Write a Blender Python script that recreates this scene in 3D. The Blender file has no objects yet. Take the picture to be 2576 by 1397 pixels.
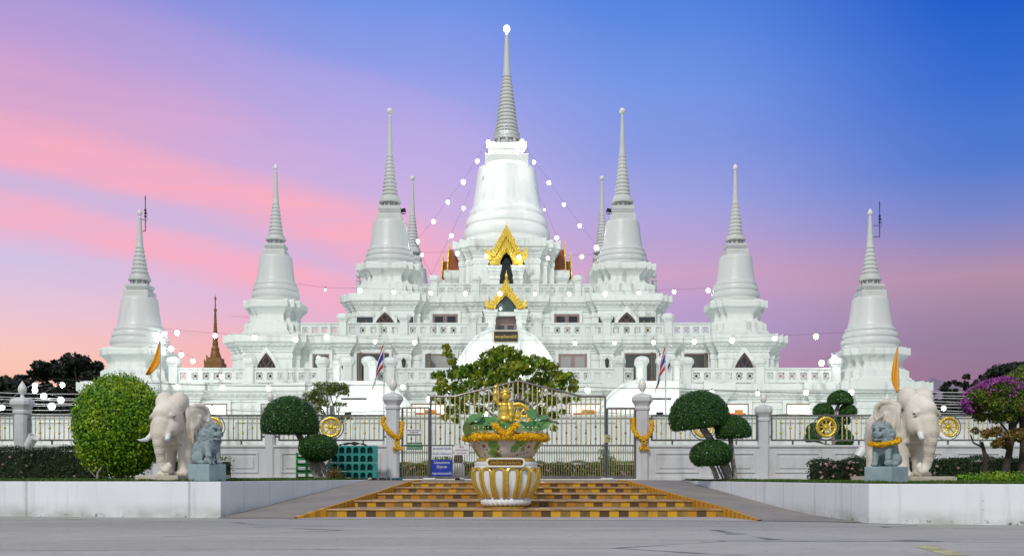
import bpy, math, random
import numpy as np
from mathutils import Vector, Matrix
R = math.radians; PI = math.pi
random.seed(7); rng = np.random.default_rng(7)
scene = bpy.context.scene; col = scene.collection

# ------------------------------------------------------------------ camera
F, CX, HY = 2580.0, 1287.5, 1195.0            # focal length, optical axis and horizon in photo pixels (2575 wide)
cam_d = bpy.data.cameras.new('camera'); cam = bpy.data.objects.new('camera', cam_d); col.objects.link(cam)
cam.location = (0, 0, 1.0); cam.rotation_euler = (R(90), 0, 0)
cam_d.sensor_width = 36; cam_d.lens = 36*F/2575; cam_d.shift_y = (HY-698.5)/2575
cam_d.clip_end = 3000; cam_d.clip_start = 0.1
scene.camera = cam

# ------------------------------------------------------------------ exposure and sampling
scene.view_settings.view_transform = 'Standard'; scene.view_settings.look = 'None'
scene.view_settings.exposure = 0.0; scene.view_settings.gamma = 1.0
scene.render.engine = 'CYCLES'
scene.cycles.use_denoising = True
scene.cycles.max_bounces = 6; scene.cycles.diffuse_bounces = 3; scene.cycles.glossy_bounces = 3
scene.cycles.transparent_max_bounces = 6
scene.cycles.sample_clamp_indirect = 4.0
scene.cycles.use_light_tree = True
scene.cycles.caustics_reflective = False; scene.cycles.caustics_refractive = False

def lin(c):
    return tuple(((v/255)/12.92 if v/255 <= .04045 else ((v/255+.055)/1.055)**2.4) for v in c)

# ------------------------------------------------------------------ dusk sky (function of direction only)
world = bpy.data.worlds.new('World'); scene.world = world; world.use_nodes = True
def build_sky():
    nt = world.node_tree; N = nt.nodes; L = nt.links
    N.clear()
    out = N.new('ShaderNodeOutputWorld'); bg = N.new('ShaderNodeBackground')
    L.new(bg.outputs[0], out.inputs[0])
    tc = N.new('ShaderNodeTexCoord'); sp = N.new('ShaderNodeSeparateXYZ'); L.new(tc.outputs['Generated'], sp.inputs[0])
    def M(op, a, b=None, c=None, clamp=False):
        n = N.new('ShaderNodeMath'); n.operation = op; n.use_clamp = clamp
        for i, v in enumerate((a, b, c)):
            if v is None: continue
            if isinstance(v, (int, float)): n.inputs[i].default_value = v
            else: L.new(v, n.inputs[i])
        return n.outputs[0]
    def MR(v, a, b, c=0., d=1., smooth=True):
        n = N.new('ShaderNodeMapRange'); n.interpolation_type = 'SMOOTHSTEP' if smooth else 'LINEAR'; n.clamp = True
        L.new(v, n.inputs[0])
        for i, q in enumerate((a, b, c, d)): n.inputs[i+1].default_value = q
        return n.outputs[0]
    def MIX(f, a, b):
        n = N.new('ShaderNodeMix'); n.data_type = 'RGBA'
        if isinstance(f, (int, float)): n.inputs['Factor'].default_value = f
        else: L.new(f, n.inputs['Factor'])
        for k, v in ((6, a), (7, b)):
            if isinstance(v, tuple): n.inputs[k].default_value = (*v, 1)
            else: L.new(v, n.inputs[k])
        return n.outputs[2]
    x, y, z = sp.outputs
    az = M('ARCTAN2', x, y)
    hor = M('SQRT', M('ADD', M('MULTIPLY', x, x), M('MULTIPLY', y, y)))
    t = M('DIVIDE', z, M('MAXIMUM', hor, 0.02))
    # soft irregularity
    comb = N.new('ShaderNodeCombineXYZ'); L.new(az, comb.inputs[0]); L.new(t, comb.inputs[1])
    mp = N.new('ShaderNodeMapping'); L.new(comb.outputs[0], mp.inputs[0])
    mp.inputs['Rotation'].default_value = (0, 0, R(15)); mp.inputs['Scale'].default_value = (2.4, 13, 1)
    nz = N.new('ShaderNodeTexNoise'); L.new(mp.outputs[0], nz.inputs[0]); nz.inputs['Scale'].default_value = 1.0; nz.inputs['Detail'].default_value = 4; nz.inputs['Roughness'].default_value = .5
    noise = M('SUBTRACT', nz.outputs[0], .5)
    mp2 = N.new('ShaderNodeMapping'); L.new(comb.outputs[0], mp2.inputs[0])
    mp2.inputs['Rotation'].default_value = (0, 0, R(17)); mp2.inputs['Scale'].default_value = (9, 60, 1)
    nz2 = N.new('ShaderNodeTexNoise'); L.new(mp2.outputs[0], nz2.inputs[0]); nz2.inputs['Scale'].default_value = 1.0; nz2.inputs['Detail'].default_value = 5
    fine = M('SUBTRACT', nz2.outputs[0], .5)
    tt = M('ADD', t, M('MULTIPLY', noise, .03))
    tpos = M('MULTIPLY', tt, 2.0, clamp=True)
    def ramp(stops):
        n = N.new('ShaderNodeValToRGB'); L.new(tpos, n.inputs[0]); n.color_ramp.interpolation = 'B_SPLINE' if False else 'LINEAR'
        e = n.color_ramp.elements
        while len(e) < len(stops): e.new(0.5)
        for el, (p, c) in zip(e, sorted(stops)): el.position = p*2; el.color = (*lin(c), 1)
        return n.outputs[0]
    cl = ramp([(.075, (252, 194, 168)), (.105, (250, 198, 186)), (.14, (236, 198, 212)), (.185, (212, 194, 228)), (.24, (206, 184, 224)), (.31, (214, 168, 208)), (.37, (186, 156, 212)), (.43, (156, 146, 216)), (.5, (110, 132, 222))])
    cc = ramp([(.075, (250, 176, 176)), (.12, (244, 172, 186)), (.155, (228, 178, 210)), (.2, (226, 178, 214)), (.26, (205, 180, 226)), (.32, (182, 172, 232)), (.39, (146, 158, 232)), (.46, (114, 148, 230)), (.5, (98, 138, 227))])
    cr = ramp([(.10, (192, 142, 176)), (.14, (180, 158, 206)), (.165, (190, 160, 206)), (.193, (207, 164, 199)), (.225, (184, 164, 214)), (.26, (164, 164, 224)), (.32, (134, 154, 226)), (.38, (114, 150, 229)), (.46, (84, 132, 224)), (.5, (70, 122, 219))])
    cf = ramp([(.06, (158, 122, 150)), (.09, (152, 120, 148)), (.12, (150, 128, 158)), (.15, (166, 136, 164)), (.178, (181, 145, 170)), (.205, (156, 140, 186)), (.231, (124, 136, 202)), (.276, (84, 124, 207)), (.34, (60, 112, 209)), (.42, (30, 94, 203)), (.5, (12, 78, 192))])
    c1 = MIX(MR(az, -.46, -.12), cl, cc)
    c2 = MIX(MR(az, -.10, .16), c1, cr)
    c3 = MIX(MR(az, .13, .45), c2, cf)
    # pink cloud streaks sloping down to the right
    s = M('ADD', M('ADD', M('ADD', t, M('MULTIPLY', az, .411)), M('MULTIPLY', M('MULTIPLY', az, az), .40)), M('MULTIPLY', noise, .05))
    s = M('ADD', s, M('MULTIPLY', fine, .012))
    def band(c, w0, w1):
        d = M('ABSOLUTE', M('SUBTRACT', s, c)); return MR(d, w0, w1, 1., 0.)
    b1 = M('MULTIPLY', band(.187, .008, .044), MR(az, -.12, .02, 1., 0.))
    b2 = M('MULTIPLY', band(.121, .006, .036), MR(az, -.2, -.08, 1., 0.))
    b3 = M('MULTIPLY', band(.245, .0, .05), M('MULTIPLY', MR(az, -.35, -.02, 1., 0.), .35))
    f = M('MAXIMUM', M('MAXIMUM', b1, b2), b3)
    f = M('MULTIPLY', f, M('ADD', .70, M('MULTIPLY', fine, 1.1)), clamp=True)
    c4 = MIX(f, c3, lin((252, 174, 192)))
    b4 = M('MULTIPLY', band(.152, .0, .016), MR(az, -.22, -.1, .35, 0.))
    c5 = MIX(b4, c4, lin((200, 186, 226)))
    # the soft upper edge of the high pink veil
    veil = M('MULTIPLY', M('MULTIPLY', MR(s, .312, .350, 1., 0.), MR(s, .20, .30)), MR(az, -.10, .04, 1., 0.))
    c5 = MIX(M('MULTIPLY', veil, .26), c5, lin((206, 172, 220)))
    # small mauve cloudlets low on the left
    lowm = M('MULTIPLY', MR(t, .10, .125), MR(t, .145, .165, 1., 0.))
    lowm = M('MULTIPLY', lowm, M('MULTIPLY', MR(az, -.36, -.31), MR(az, -.24, -.2, 1., 0.)))
    c6 = MIX(M('MULTIPLY', lowm, MR(nz2.outputs[0], .56, .70)), c5, lin((200, 140, 172)))
    # the sky behind the camera: plain lilac dusk
    back = MR(y, .05, .78, 1., 0.)
    c7 = MIX(back, c6, (0.55, 0.61, 0.68))
    high = MR(z, .55, .9)
    c8 = MIX(high, c7, (0.44, 0.46, 0.49))
    L.new(c8, bg.inputs[0]); bg.inputs[1].default_value = 1.0
build_sky()

# ------------------------------------------------------------------ the one sun: weak, broad light from behind the camera
sun_d = bpy.data.lights.new('sun', 'SUN'); sun = bpy.data.objects.new('sun', sun_d); col.objects.link(sun)
sun_d.energy = 1.85; sun_d.angle = R(7); sun_d.color = (1.0, .955, .88)
sun.rotation_euler = (R(50), 0, R(-20))

# ------------------------------------------------------------------ materials
MATS = {}
class NT:
    def __init__(s, name):
        s.m = bpy.data.materials.new(name); s.m.use_nodes = True
        s.t = s.m.node_tree; s.N = s.t.nodes; s.L = s.t.links
        s.b = s.N['Principled BSDF']; s.tc = s.N.new('ShaderNodeTexCoord')
    def math(s, op, a, b=None, c=None, clamp=False):
        n = s.N.new('ShaderNodeMath'); n.operation = op; n.use_clamp = clamp
        for i, v in enumerate((a, b, c)):
            if v is None: continue
            if isinstance(v, (int, float)): n.inputs[i].default_value = v
            else: s.L.new(v, n.inputs[i])
        return n.outputs[0]
    def mr(s, v, a, b, c=0., d=1.):
        n = s.N.new('ShaderNodeMapRange'); n.interpolation_type = 'SMOOTHSTEP'; n.clamp = True
        s.L.new(v, n.inputs[0])
        for i, q in enumerate((a, b, c, d)): n.inputs[i+1].default_value = q
        return n.outputs[0]
    def mix(s, f, a, b):
        n = s.N.new('ShaderNodeMix'); n.data_type = 'RGBA'
        if isinstance(f, (int, float)): n.inputs['Factor'].default_value = f
        else: s.L.new(f, n.inputs['Factor'])
        for k, v in ((6, a), (7, b)):
            if isinstance(v, tuple): n.inputs[k].default_value = (*v[:3], 1)
            else: s.L.new(v, n.inputs[k])
        return n.outputs[2]
    def coord(s, kind='Object', scale=(1, 1, 1)):
        n = s.N.new('ShaderNodeMapping'); n.inputs['Scale'].default_value = scale
        s.L.new(s.tc.outputs[kind], n.inputs[0]); return n.outputs[0]
    def pos(s, scale=(1, 1, 1)):
        g = s.N.new('ShaderNodeNewGeometry'); n = s.N.new('ShaderNodeMapping'); n.inputs['Scale'].default_value = scale
        s.L.new(g.outputs['Position'], n.inputs[0]); return n.outputs[0]
    def noise(s, v, scale, detail=4, rough=.55, out=0):
        n = s.N.new('ShaderNodeTexNoise'); s.L.new(v, n.inputs['Vector']); n.inputs['Scale'].default_value = scale
        n.inputs['Detail'].default_value = detail; n.inputs['Roughness'].default_value = rough; return n.outputs[out]
    def voro(s, v, scale, feature='F1', out='Distance'):
        n = s.N.new('ShaderNodeTexVoronoi'); n.feature = feature; s.L.new(v, n.inputs['Vector']); n.inputs['Scale'].default_value = scale
        return n.outputs[out]
    def sep(s, v):
        n = s.N.new('ShaderNodeSeparateXYZ'); s.L.new(v, n.inputs[0]); return n.outputs
    def bump(s, h, strength=.3, dist=.02):
        n = s.N.new('ShaderNodeBump'); n.inputs['Strength'].default_value = strength; n.inputs['Distance'].default_value = dist
        s.L.new(h, n.inputs['Height']); s.L.new(n.outputs[0], s.b.inputs['Normal'])
    def base(s, c):
        if isinstance(c, tuple): s.b.inputs['Base Color'].default_value = (*c[:3], 1)
        else: s.L.new(c, s.b.inputs['Base Color'])
    def set(s, rough=.5, metal=0., spec=.5, **k):
        s.b.inputs['Roughness'].default_value = rough; s.b.inputs['Metallic'].default_value = metal
        s.b.inputs['Specular IOR Level'].default_value = spec
        for a, v in k.items(): s.b.inputs[a.replace('_', ' ')].default_value = v
    def done(s, key): MATS[key] = s.m; return s.m

def simple(key, c, rough=.5, metal=0., var=.12, scale=6., bump=0., spec=.5):
    n = NT(key); v = n.coord()
    nz = n.noise(v, scale, 5)
    a = tuple(x*(1-var) for x in c); b = tuple(min(1, x*(1+var)) for x in c)
    n.base(n.mix(n.mr(nz, .3, .7), a, b)); n.set(rough, metal, spec)
    if bump: n.bump(n.noise(v, scale*5, 5), bump, .02)
    return n.done(key)

def white_stone(key, c, rough, grime=(.46, .47, .44), amt=.35, scale=.5):
    n = NT(key); v = n.pos((1, 1, 1)); st = n.pos((1.6, 1.6, .16))
    a = n.noise(v, scale, 5); b = n.noise(st, 1.7, 5)
    m = n.math('MULTIPLY', n.mr(a, .36, .68), n.mr(b, .44, .72))
    m = n.math('MULTIPLY', m, amt)
    fine = n.mr(n.noise(v, 9, 4), .3, .7, .0, .09)
    cc = n.mix(m, c, grime); cc = n.mix(fine, cc, tuple(x*.72 for x in c))
    n.base(cc); n.set(rough); n.bump(n.noise(v, 14, 4), .12, .03)
    return n.done(key)
white_stone('temple_white', (.70, .74, .71), .5, (.40, .41, .38), amt=.95)
white_stone('bell_white_dim', (.60, .62, .605), .38, amt=.5, scale=.35)  # toned down: the tower bells' weaker lamp light is put into the colour
white_stone('great_bell_white_lit', (.74, .76, .745), .33, amt=.25, scale=.35)  # lighter copy of the bell white, floodlit brightness put into the colour
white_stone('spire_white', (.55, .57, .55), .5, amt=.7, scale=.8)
white_stone('fence_white', (.60, .60, .625), .55, (.30, .29, .28), .75, 1.1)

def planter_mat():
    n = NT('planter_white'); p = n.pos(); X, Y, Z = n.sep(p)
    st = n.noise(n.pos((5.5, 5.5, .35)), 1.0, 5)
    c = n.mix(n.mr(n.noise(p, .7, 5), .3, .75), (.77, .80, .84), (.71, .74, .78))
    c = n.mix(n.mr(st, .52, .78, 0, .42), c, (.36, .38, .35))
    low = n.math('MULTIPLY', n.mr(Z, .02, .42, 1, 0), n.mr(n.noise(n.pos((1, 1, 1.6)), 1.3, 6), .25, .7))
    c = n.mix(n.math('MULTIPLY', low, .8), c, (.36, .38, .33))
    # chipped paint near the ground and at the joints
    chip = n.math('MULTIPLY', n.mr(Z, .03, .12, 1, 0), n.mr(n.noise(p, 6, 6, .7), .56, .60))
    c = n.mix(chip, c, (.11, .115, .10))
    sp = n.mr(n.noise(p, 11, 3), .74, .77, 0, .6); c = n.mix(sp, c, (.18, .18, .17))
    jm = n.math('ABSOLUTE', n.math('SUBTRACT', n.math('FRACT', n.math('ADD', n.math('MULTIPLY', X, .345), n.math('MULTIPLY', Y, .62))), .5))
    wob = n.math('ADD', .004, n.math('MULTIPLY', n.noise(n.pos((1, 1, 4)), 3, 3), .008))
    j = n.math('LESS_THAN', jm, wob)
    c = n.mix(n.math('MULTIPLY', j, .42), c, (.20, .20, .18))
    n.base(c); n.set(.6); n.bump(n.noise(p, 22, 5), .18, .01); return n.done('planter_white')
planter_mat()

def road_mat():
    n = NT('asphalt'); p = n.pos(); X, Y, Z = n.sep(p)
    f = n.noise(p, 26, 4, .7); big = n.noise(n.pos((.10, .55, 1)), 1.0, 5); mid = n.noise(n.pos((.9, 2.2, 1)), 1.0, 6)
    c = n.mix(n.mr(big, .3, .7), (.36, .345, .32), (.46, .442, .41))
    c = n.mix(n.mr(mid, .35, .75, 0, .45), c, (.30, .287, .268))
    c = n.mix(n.mr(Y, 17.5, 21.5, 0, .42), c, (.24, .23, .225))
    f2 = n.noise(n.pos((1, .45, 1)), 7, 5, .75); c = n.mix(n.mr(f2, .54, .70, 0, .55), c, (.50, .49, .47)); c = n.mix(n.mr(f2, .30, .44, .55, 0), c, (.13, .13, .132)); c = n.mix(n.mr(f, .58, .72, 0, .35), c, (.5, .5, .49)); c = n.mix(n.mr(f, .27, .40, .4, 0), c, (.12, .12, .125))
    wv = n.noise(n.pos((.5, .5, 1)), 1.5, 3)
    crk = n.voro(n.pos((.10, .42, 1)), 1.0, 'DISTANCE_TO_EDGE')
    crk = n.math('ADD', crk, n.math('MULTIPLY', n.math('SUBTRACT', wv, .5), .05))
    k = n.math('MULTIPLY', n.mr(n.math('ABSOLUTE', crk), .004, .013, .8, 0), n.mr(n.noise(n.pos((.25, .6, 1)), 1.2, 2), .36, .48))
    c = n.mix(k, c, (.06, .06, .065))
    n.base(c); n.set(.75); n.bump(f, .35, .012); return n.done('asphalt')
road_mat()
def concrete_mat(key, a, b):
    n = NT(key); p = n.pos()
    c = n.mix(n.mr(n.noise(n.pos((.5, .5, 1)), 1.6, 6), .3, .7), a, b)
    c = n.mix(n.mr(n.noise(n.pos((.35, 3, 1)), 1.0, 5), .58, .74, 0, .5), c, tuple(x*.55 for x in a))
    c = n.mix(n.mr(n.noise(p, 40, 3), .6, .75, 0, .3), c, (.5, .5, .48))
    n.base(c); n.set(.75); n.bump(n.noise(p, 30, 5), .3, .01); return n.done(key)
concrete_mat('ramp_concrete', (.30, .265, .235), (.225, .205, .19))
concrete_mat('apron_concrete', (.46, .42, .40), (.36, .335, .325))
concrete_mat('court_paving', (.42, .42, .40), (.34, .34, .33))

def stair_mat():
    n = NT('stair_checker'); p = n.pos(); X, Y, Z = n.sep(p)
    u = n.math('MULTIPLY', X, 1/.235); fl = n.math('FLOOR', u)
    odd = n.math('GREATER_THAN', n.math('FRACT', n.math('MULTIPLY', fl, .5)), .25)
    cmb = n.N.new('ShaderNodeCombineXYZ'); n.L.new(fl, cmb.inputs[0]); n.L.new(n.math('FLOOR', n.math('MULTIPLY', Y, .9)), cmb.inputs[1])
    wn = n.N.new('ShaderNodeTexWhiteNoise'); n.L.new(cmb.outputs[0], wn.inputs[0]); r = wn.outputs[0]
    nz = n.noise(p, 5, 6, .65)
    ye = n.mix(n.mr(r, .1, .9), (.46, .20, .006), (.60, .34, .008)); ye = n.mix(n.mr(nz, .5, .8, 0, .55), ye, (.20, .09, .01))
    dk = n.mix(n.mr(r, .15, .85), (.085, .045, .014), (.30, .18, .03)); dk = n.mix(n.mr(nz, .45, .7, 0, .6), dk, (.06, .04, .022))
    c = n.mix(odd, ye, dk)
    c = n.mix(n.mr(n.noise(p, 2.6, 6, .7), .62, .70, 0, .6), c, (.50, .44, .30))
    edge = n.math('ABSOLUTE', n.math('SUBTRACT', n.math('FRACT', u), .5))
    c = n.mix(n.mr(edge, .475, .492, 0, .6), c, (.09, .05, .02))
    n.base(c); n.set(.45); n.bump(nz, .15, .01); return n.done('stair_checker')
stair_mat()
def cheek_mat():
    n = NT('cheek_stripes'); p = n.pos(); X, Y, Z = n.sep(p)
    u = n.math('MULTIPLY', Y, 1/.27); fr = n.math('FRACT', u)
    odd = n.mr(n.math('ABSOLUTE', n.math('SUBTRACT', fr, .5)), .24, .27)
    nz = n.noise(p, 6, 6, .65)
    c = n.mix(odd, (.60, .29, .008), (.40, .20, .012)); c = n.mix(n.mr(nz, .5, .8, 0, .5), c, (.19, .10, .03))
    n.base(c); n.set(.5); return n.done('cheek_stripes')
cheek_mat()
simple('tread_tile', (.34, .19, .06), .35, var=.4, scale=2.5, bump=.1)

def gold(key, c, rough=.3, bump=.3, scale=14., metal=.85):
    n = NT(key); v = n.coord()
    nz = n.noise(v, scale, 4); n.base(n.mix(n.mr(nz, .3, .7), tuple(x*.78 for x in c), c)); n.set(rough, metal)
    if bump: n.bump(n.voro(v, scale*.6), bump, .05)
    return n.done(key)
gold('gold_leaf', (.95, .66, .09), .34, .55, 9., .55)
gold('gold_paint', (.85, .58, .10), .28, .0, 14., .75)
gold('gold_wheel', (.90, .62, .08), .34, .25, 30., .55)
gold('gold_dark', (.24, .115, .03), .5, .5, 3., .35)

def foliage(key, a, b, c=None, rough=.45, trans=.12, cscale=2.2):
    n = NT(key); g = n.N.new('ShaderNodeNewGeometry'); r = g.outputs['Random Per Island']
    cc = n.mix(n.mr(r, .1, .9), a, b)
    if c is not None:
        cc = n.mix(n.mr(n.noise(n.pos(), cscale, 3), .46, .66, 0, .85), cc, c)
    n.base(cc); n.set(rough, 0, .35)
    n.b.inputs['Transmission Weight'].default_value = 0
    if trans:
        tr = n.N.new('ShaderNodeBsdfTranslucent'); n.L.new(cc, tr.inputs[0])
        mx = n.N.new('ShaderNodeMixShader'); mx.inputs[0].default_value = trans
        o = n.N['Material Output']
        n.L.new(n.b.outputs[0], mx.inputs[1]); n.L.new(tr.outputs[0], mx.inputs[2]); n.L.new(mx.outputs[0], o.inputs[0])
    return n.done(key)
foliage('leaf_bush', (.06, .18, .008), (.22, .42, .016), (.32, .44, .02), cscale=1.6)
foliage('leaf_topiary', (.014, .06, .012), (.055, .155, .024), rough=.3)
foliage('leaf_bodhi', (.06, .15, .012), (.26, .38, .022), (.36, .34, .022), rough=.35, trans=.4, cscale=1.2)
foliage('leaf_dark', (.008, .013, .006), (.02, .027, .012), trans=.05)
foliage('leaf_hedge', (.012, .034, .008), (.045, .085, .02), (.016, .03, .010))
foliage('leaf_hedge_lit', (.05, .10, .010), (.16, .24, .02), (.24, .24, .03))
foliage('leaf_boug', (.05, .10, .012), (.17, .23, .025), (.16, .12, .03), cscale=2.5)
foliage('leaf_rust', (.10, .10, .015), (.24, .11, .03), (.26, .20, .03), cscale=3)
foliage('bract_purple', (.20, .025, .20), (.38, .08, .36))
foliage('leaf_wispy', (.09, .13, .012), (.20, .23, .03), trans=.25)
foliage('grass_blade', (.035, .085, .010), (.10, .19, .015), (.06, .12, .012))
foliage('leaf_lotus', (.035, .17, .07), (.13, .30, .09), rough=.4, trans=.2)
foliage('leaf_lotus_old', (.20, .25, .05), (.12, .18, .05), rough=.45, trans=.2)
foliage('petal_pink', (.60, .34, .36), (.74, .56, .56), trans=.2)
foliage('petal_marigold', (.80, .40, .004), (.90, .58, .01), rough=.6, trans=.1)
simple('core_dark', (.010, .022, .006), .9)  # near-black core: shade between the leaves is put into the colour
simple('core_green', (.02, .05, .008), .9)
simple('bark_pale', (.33, .30, .27), .85, var=.45, scale=9, bump=.7)
simple('bark_dark', (.05, .04, .033), .9, var=.3, scale=9, bump=.6)
simple('soil', (.10, .085, .06), .95, var=.3, scale=4, bump=.5)
def lawn():
    n = NT('lawn'); p = n.pos()
    n.base(n.mix(n.mr(n.noise(p, 14, 6, .7), .3, .7), (.022, .06, .008), (.07, .14, .014))); n.set(.9); n.bump(n.noise(p, 60, 4), .8, .03); return n.done('lawn')
lawn()
def stone(key, a, b, rough=.75, bump=.4, scale=5.):
    n = NT(key); p = n.coord()
    c = n.mix(n.mr(n.noise(p, scale, 6), .3, .7), a, b); c = n.mix(n.mr(n.noise(p, scale*4, 5), .6, .75, 0, .45), c, tuple(x*.5 for x in a))
    n.base(c); n.set(rough, 0, .3); n.bump(n.noise(p, scale*7, 6), bump, .02); return n.done(key)
stone('elephant_stone', (.61, .54, .455), (.78, .735, .665), .7, .8, 1.4)
stone('plinth_stone', (.50, .44, .36), (.58, .53, .46), .75, .3, 3)
stone('lion_stone', (.205, .275, .30), (.30, .365, .385), .75, .6, 6)
stone('lion_plinth', (.25, .34, .385), (.33, .42, .455), .6, .25, 4)
stone('tusk_white', (.72, .73, .76), (.78, .78, .80), .4, .05, 3)
simple('finial_white', (.72, .70, .67), .3, var=.06, scale=3)
simple('steel_bar', (.66, .55, .30), .26, 1.0, var=.2, scale=4)
simple('steel_dark', (.23, .215, .20), .28, .9, var=.2, scale=4)
simple('iron_black', (.03, .03, .033), .35, .3)
simple('teal_plastic', (.015, .245, .225), .38, var=.15, scale=3)
simple('green_plastic', (.01, .38, .07), .38, var=.1, scale=3)
simple('black_cloth', (.012, .012, .014), .7, bump=.2)
simple('brown_wood', (.16, .085, .055), .45, var=.25, scale=5)
simple('mauve_wood', (.26, .17, .165), .4, var=.12, scale=5)
simple('sign_white', (.70, .70, .72), .4, var=.04)
simple('sign_blue', (.006, .03, .33), .35, var=.06)
simple('sign_green', (.008, .13, .045), .35, var=.06)
simple('sign_black', (.025, .023, .02), .35, var=.1)
simple('sign_maroon', (.10, .022, .012), .35, var=.1)
simple('ink_blue', (.05, .06, .30), .5)
simple('ink_red', (.24, .04, .05), .5)
simple('ink_black', (.05, .05, .055), .5)
simple('orange_cloth', (.86, .36, .008), .75, var=.1, scale=2)
simple('flag_red', (.52, .02, .03), .75); simple('flag_white', (.75, .74, .76), .75); simple('flag_blue', (.03, .035, .27), .75)
simple('wire_black', (.03, .03, .035), .5); simple('wire_pale', (.55, .56, .56), .5)
simple('pole_grey', (.55, .55, .56), .4)
simple('yellow_paint', (.46, .43, .22), .7, var=.35, scale=3)
simple('pot_white', (.74, .75, .79), .35, var=.04)
simple('brown_fur', (.10, .075, .05), .8, var=.5, scale=8)
simple('shoe_dark', (.02, .02, .022), .5); simple('shoe_teal', (.02, .13, .14), .5); simple('shoe_pale', (.45, .44, .42), .5)
simple('steel_white', (.70, .71, .72), .4)
simple('lilac_hill', (.24, .20, .30), .9)
def tiles():
    n = NT('orange_tiles'); v = n.coord(); b = n.N.new('ShaderNodeTexBrick'); n.L.new(v, b.inputs[0])
    b.inputs['Color1'].default_value = (.40, .115, .035, 1); b.inputs['Color2'].default_value = (.30, .08, .025, 1); b.inputs['Mortar'].default_value = (.13, .035, .014, 1)
    b.inputs['Scale'].default_value = 1; b.inputs['Brick Width'].default_value = .2; b.inputs['Row Height'].default_value = .17; b.inputs['Mortar Size'].default_value = .02
    n.base(b.outputs[0]); n.set(.45); n.bump(b.outputs[1], .6, .03); return n.done('orange_tiles')
tiles()
def glass(key, c, rough=.08):
    n = NT(key); n.base(c); n.set(rough, 0, .7); return n.done(key)
glass('glass_dark', (.012, .014, .018)); glass('glass_green', (.05, .085, .078), .1); glass('picture_dark', (.018, .022, .032), .3); glass('eye_black', (.008, .008, .009), .3)
glass('interior_shade', (.055, .058, .06), .8); glass('interior_pale', (.30, .30, .29), .8); glass('red_cloth', (.50, .06, .02), .8); glass('orange_cloth2', (.55, .22, .03), .7)  # grey interior tone: shade of the rooms behind open windows put into colour
def emit(key, c, s):
    n = NT(key); n.base(c); n.b.inputs['Emission Color'].default_value = (*c, 1); n.b.inputs['Emission Strength'].default_value = s; return n.done(key)
emit('bulb_glow', (1., .995, .97), 1.7)
emit('bulb_dim', (1., .97, .92), 1.4)
emit('crown_lamp', (1., 1., 1.), 1.8)
emit('lit_room', (1.0, .90, .72), .95)
def ceramic():
    n = NT('bowl_ceramic'); v = n.coord()
    c = n.mix(n.mr(n.noise(v, 3, 4), .3, .7), (.50, .42, .33), (.58, .51, .43))
    w = n.math('MULTIPLY', n.noise(v, 6, 3), 1)
    d = n.voro(v, 2.6); d = n.math('ADD', d, n.math('MULTIPLY', n.math('SUBTRACT', w, .5), .55))
    c = n.mix(n.mr(d, .40, .43, 1, 0), c, (.17, .30, .035))
    c = n.mix(n.mr(d, .22, .24, .6, 0), c, (.09, .18, .03))
    d2 = n.voro(n.coord('Object', (1.01, 1.2, 1.13)), 4.6); c = n.mix(n.mr(d2, .22, .24, 1, 0), c, (.26, .04, .04))
    d3 = n.voro(n.coord('Object', (1.3, .93, 1.2)), 6.0); c = n.mix(n.mr(d3, .15, .16, 1, 0), c, (.06, .05, .20))
    n.base(c); n.set(.22); return n.done('bowl_ceramic')
ceramic()
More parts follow.
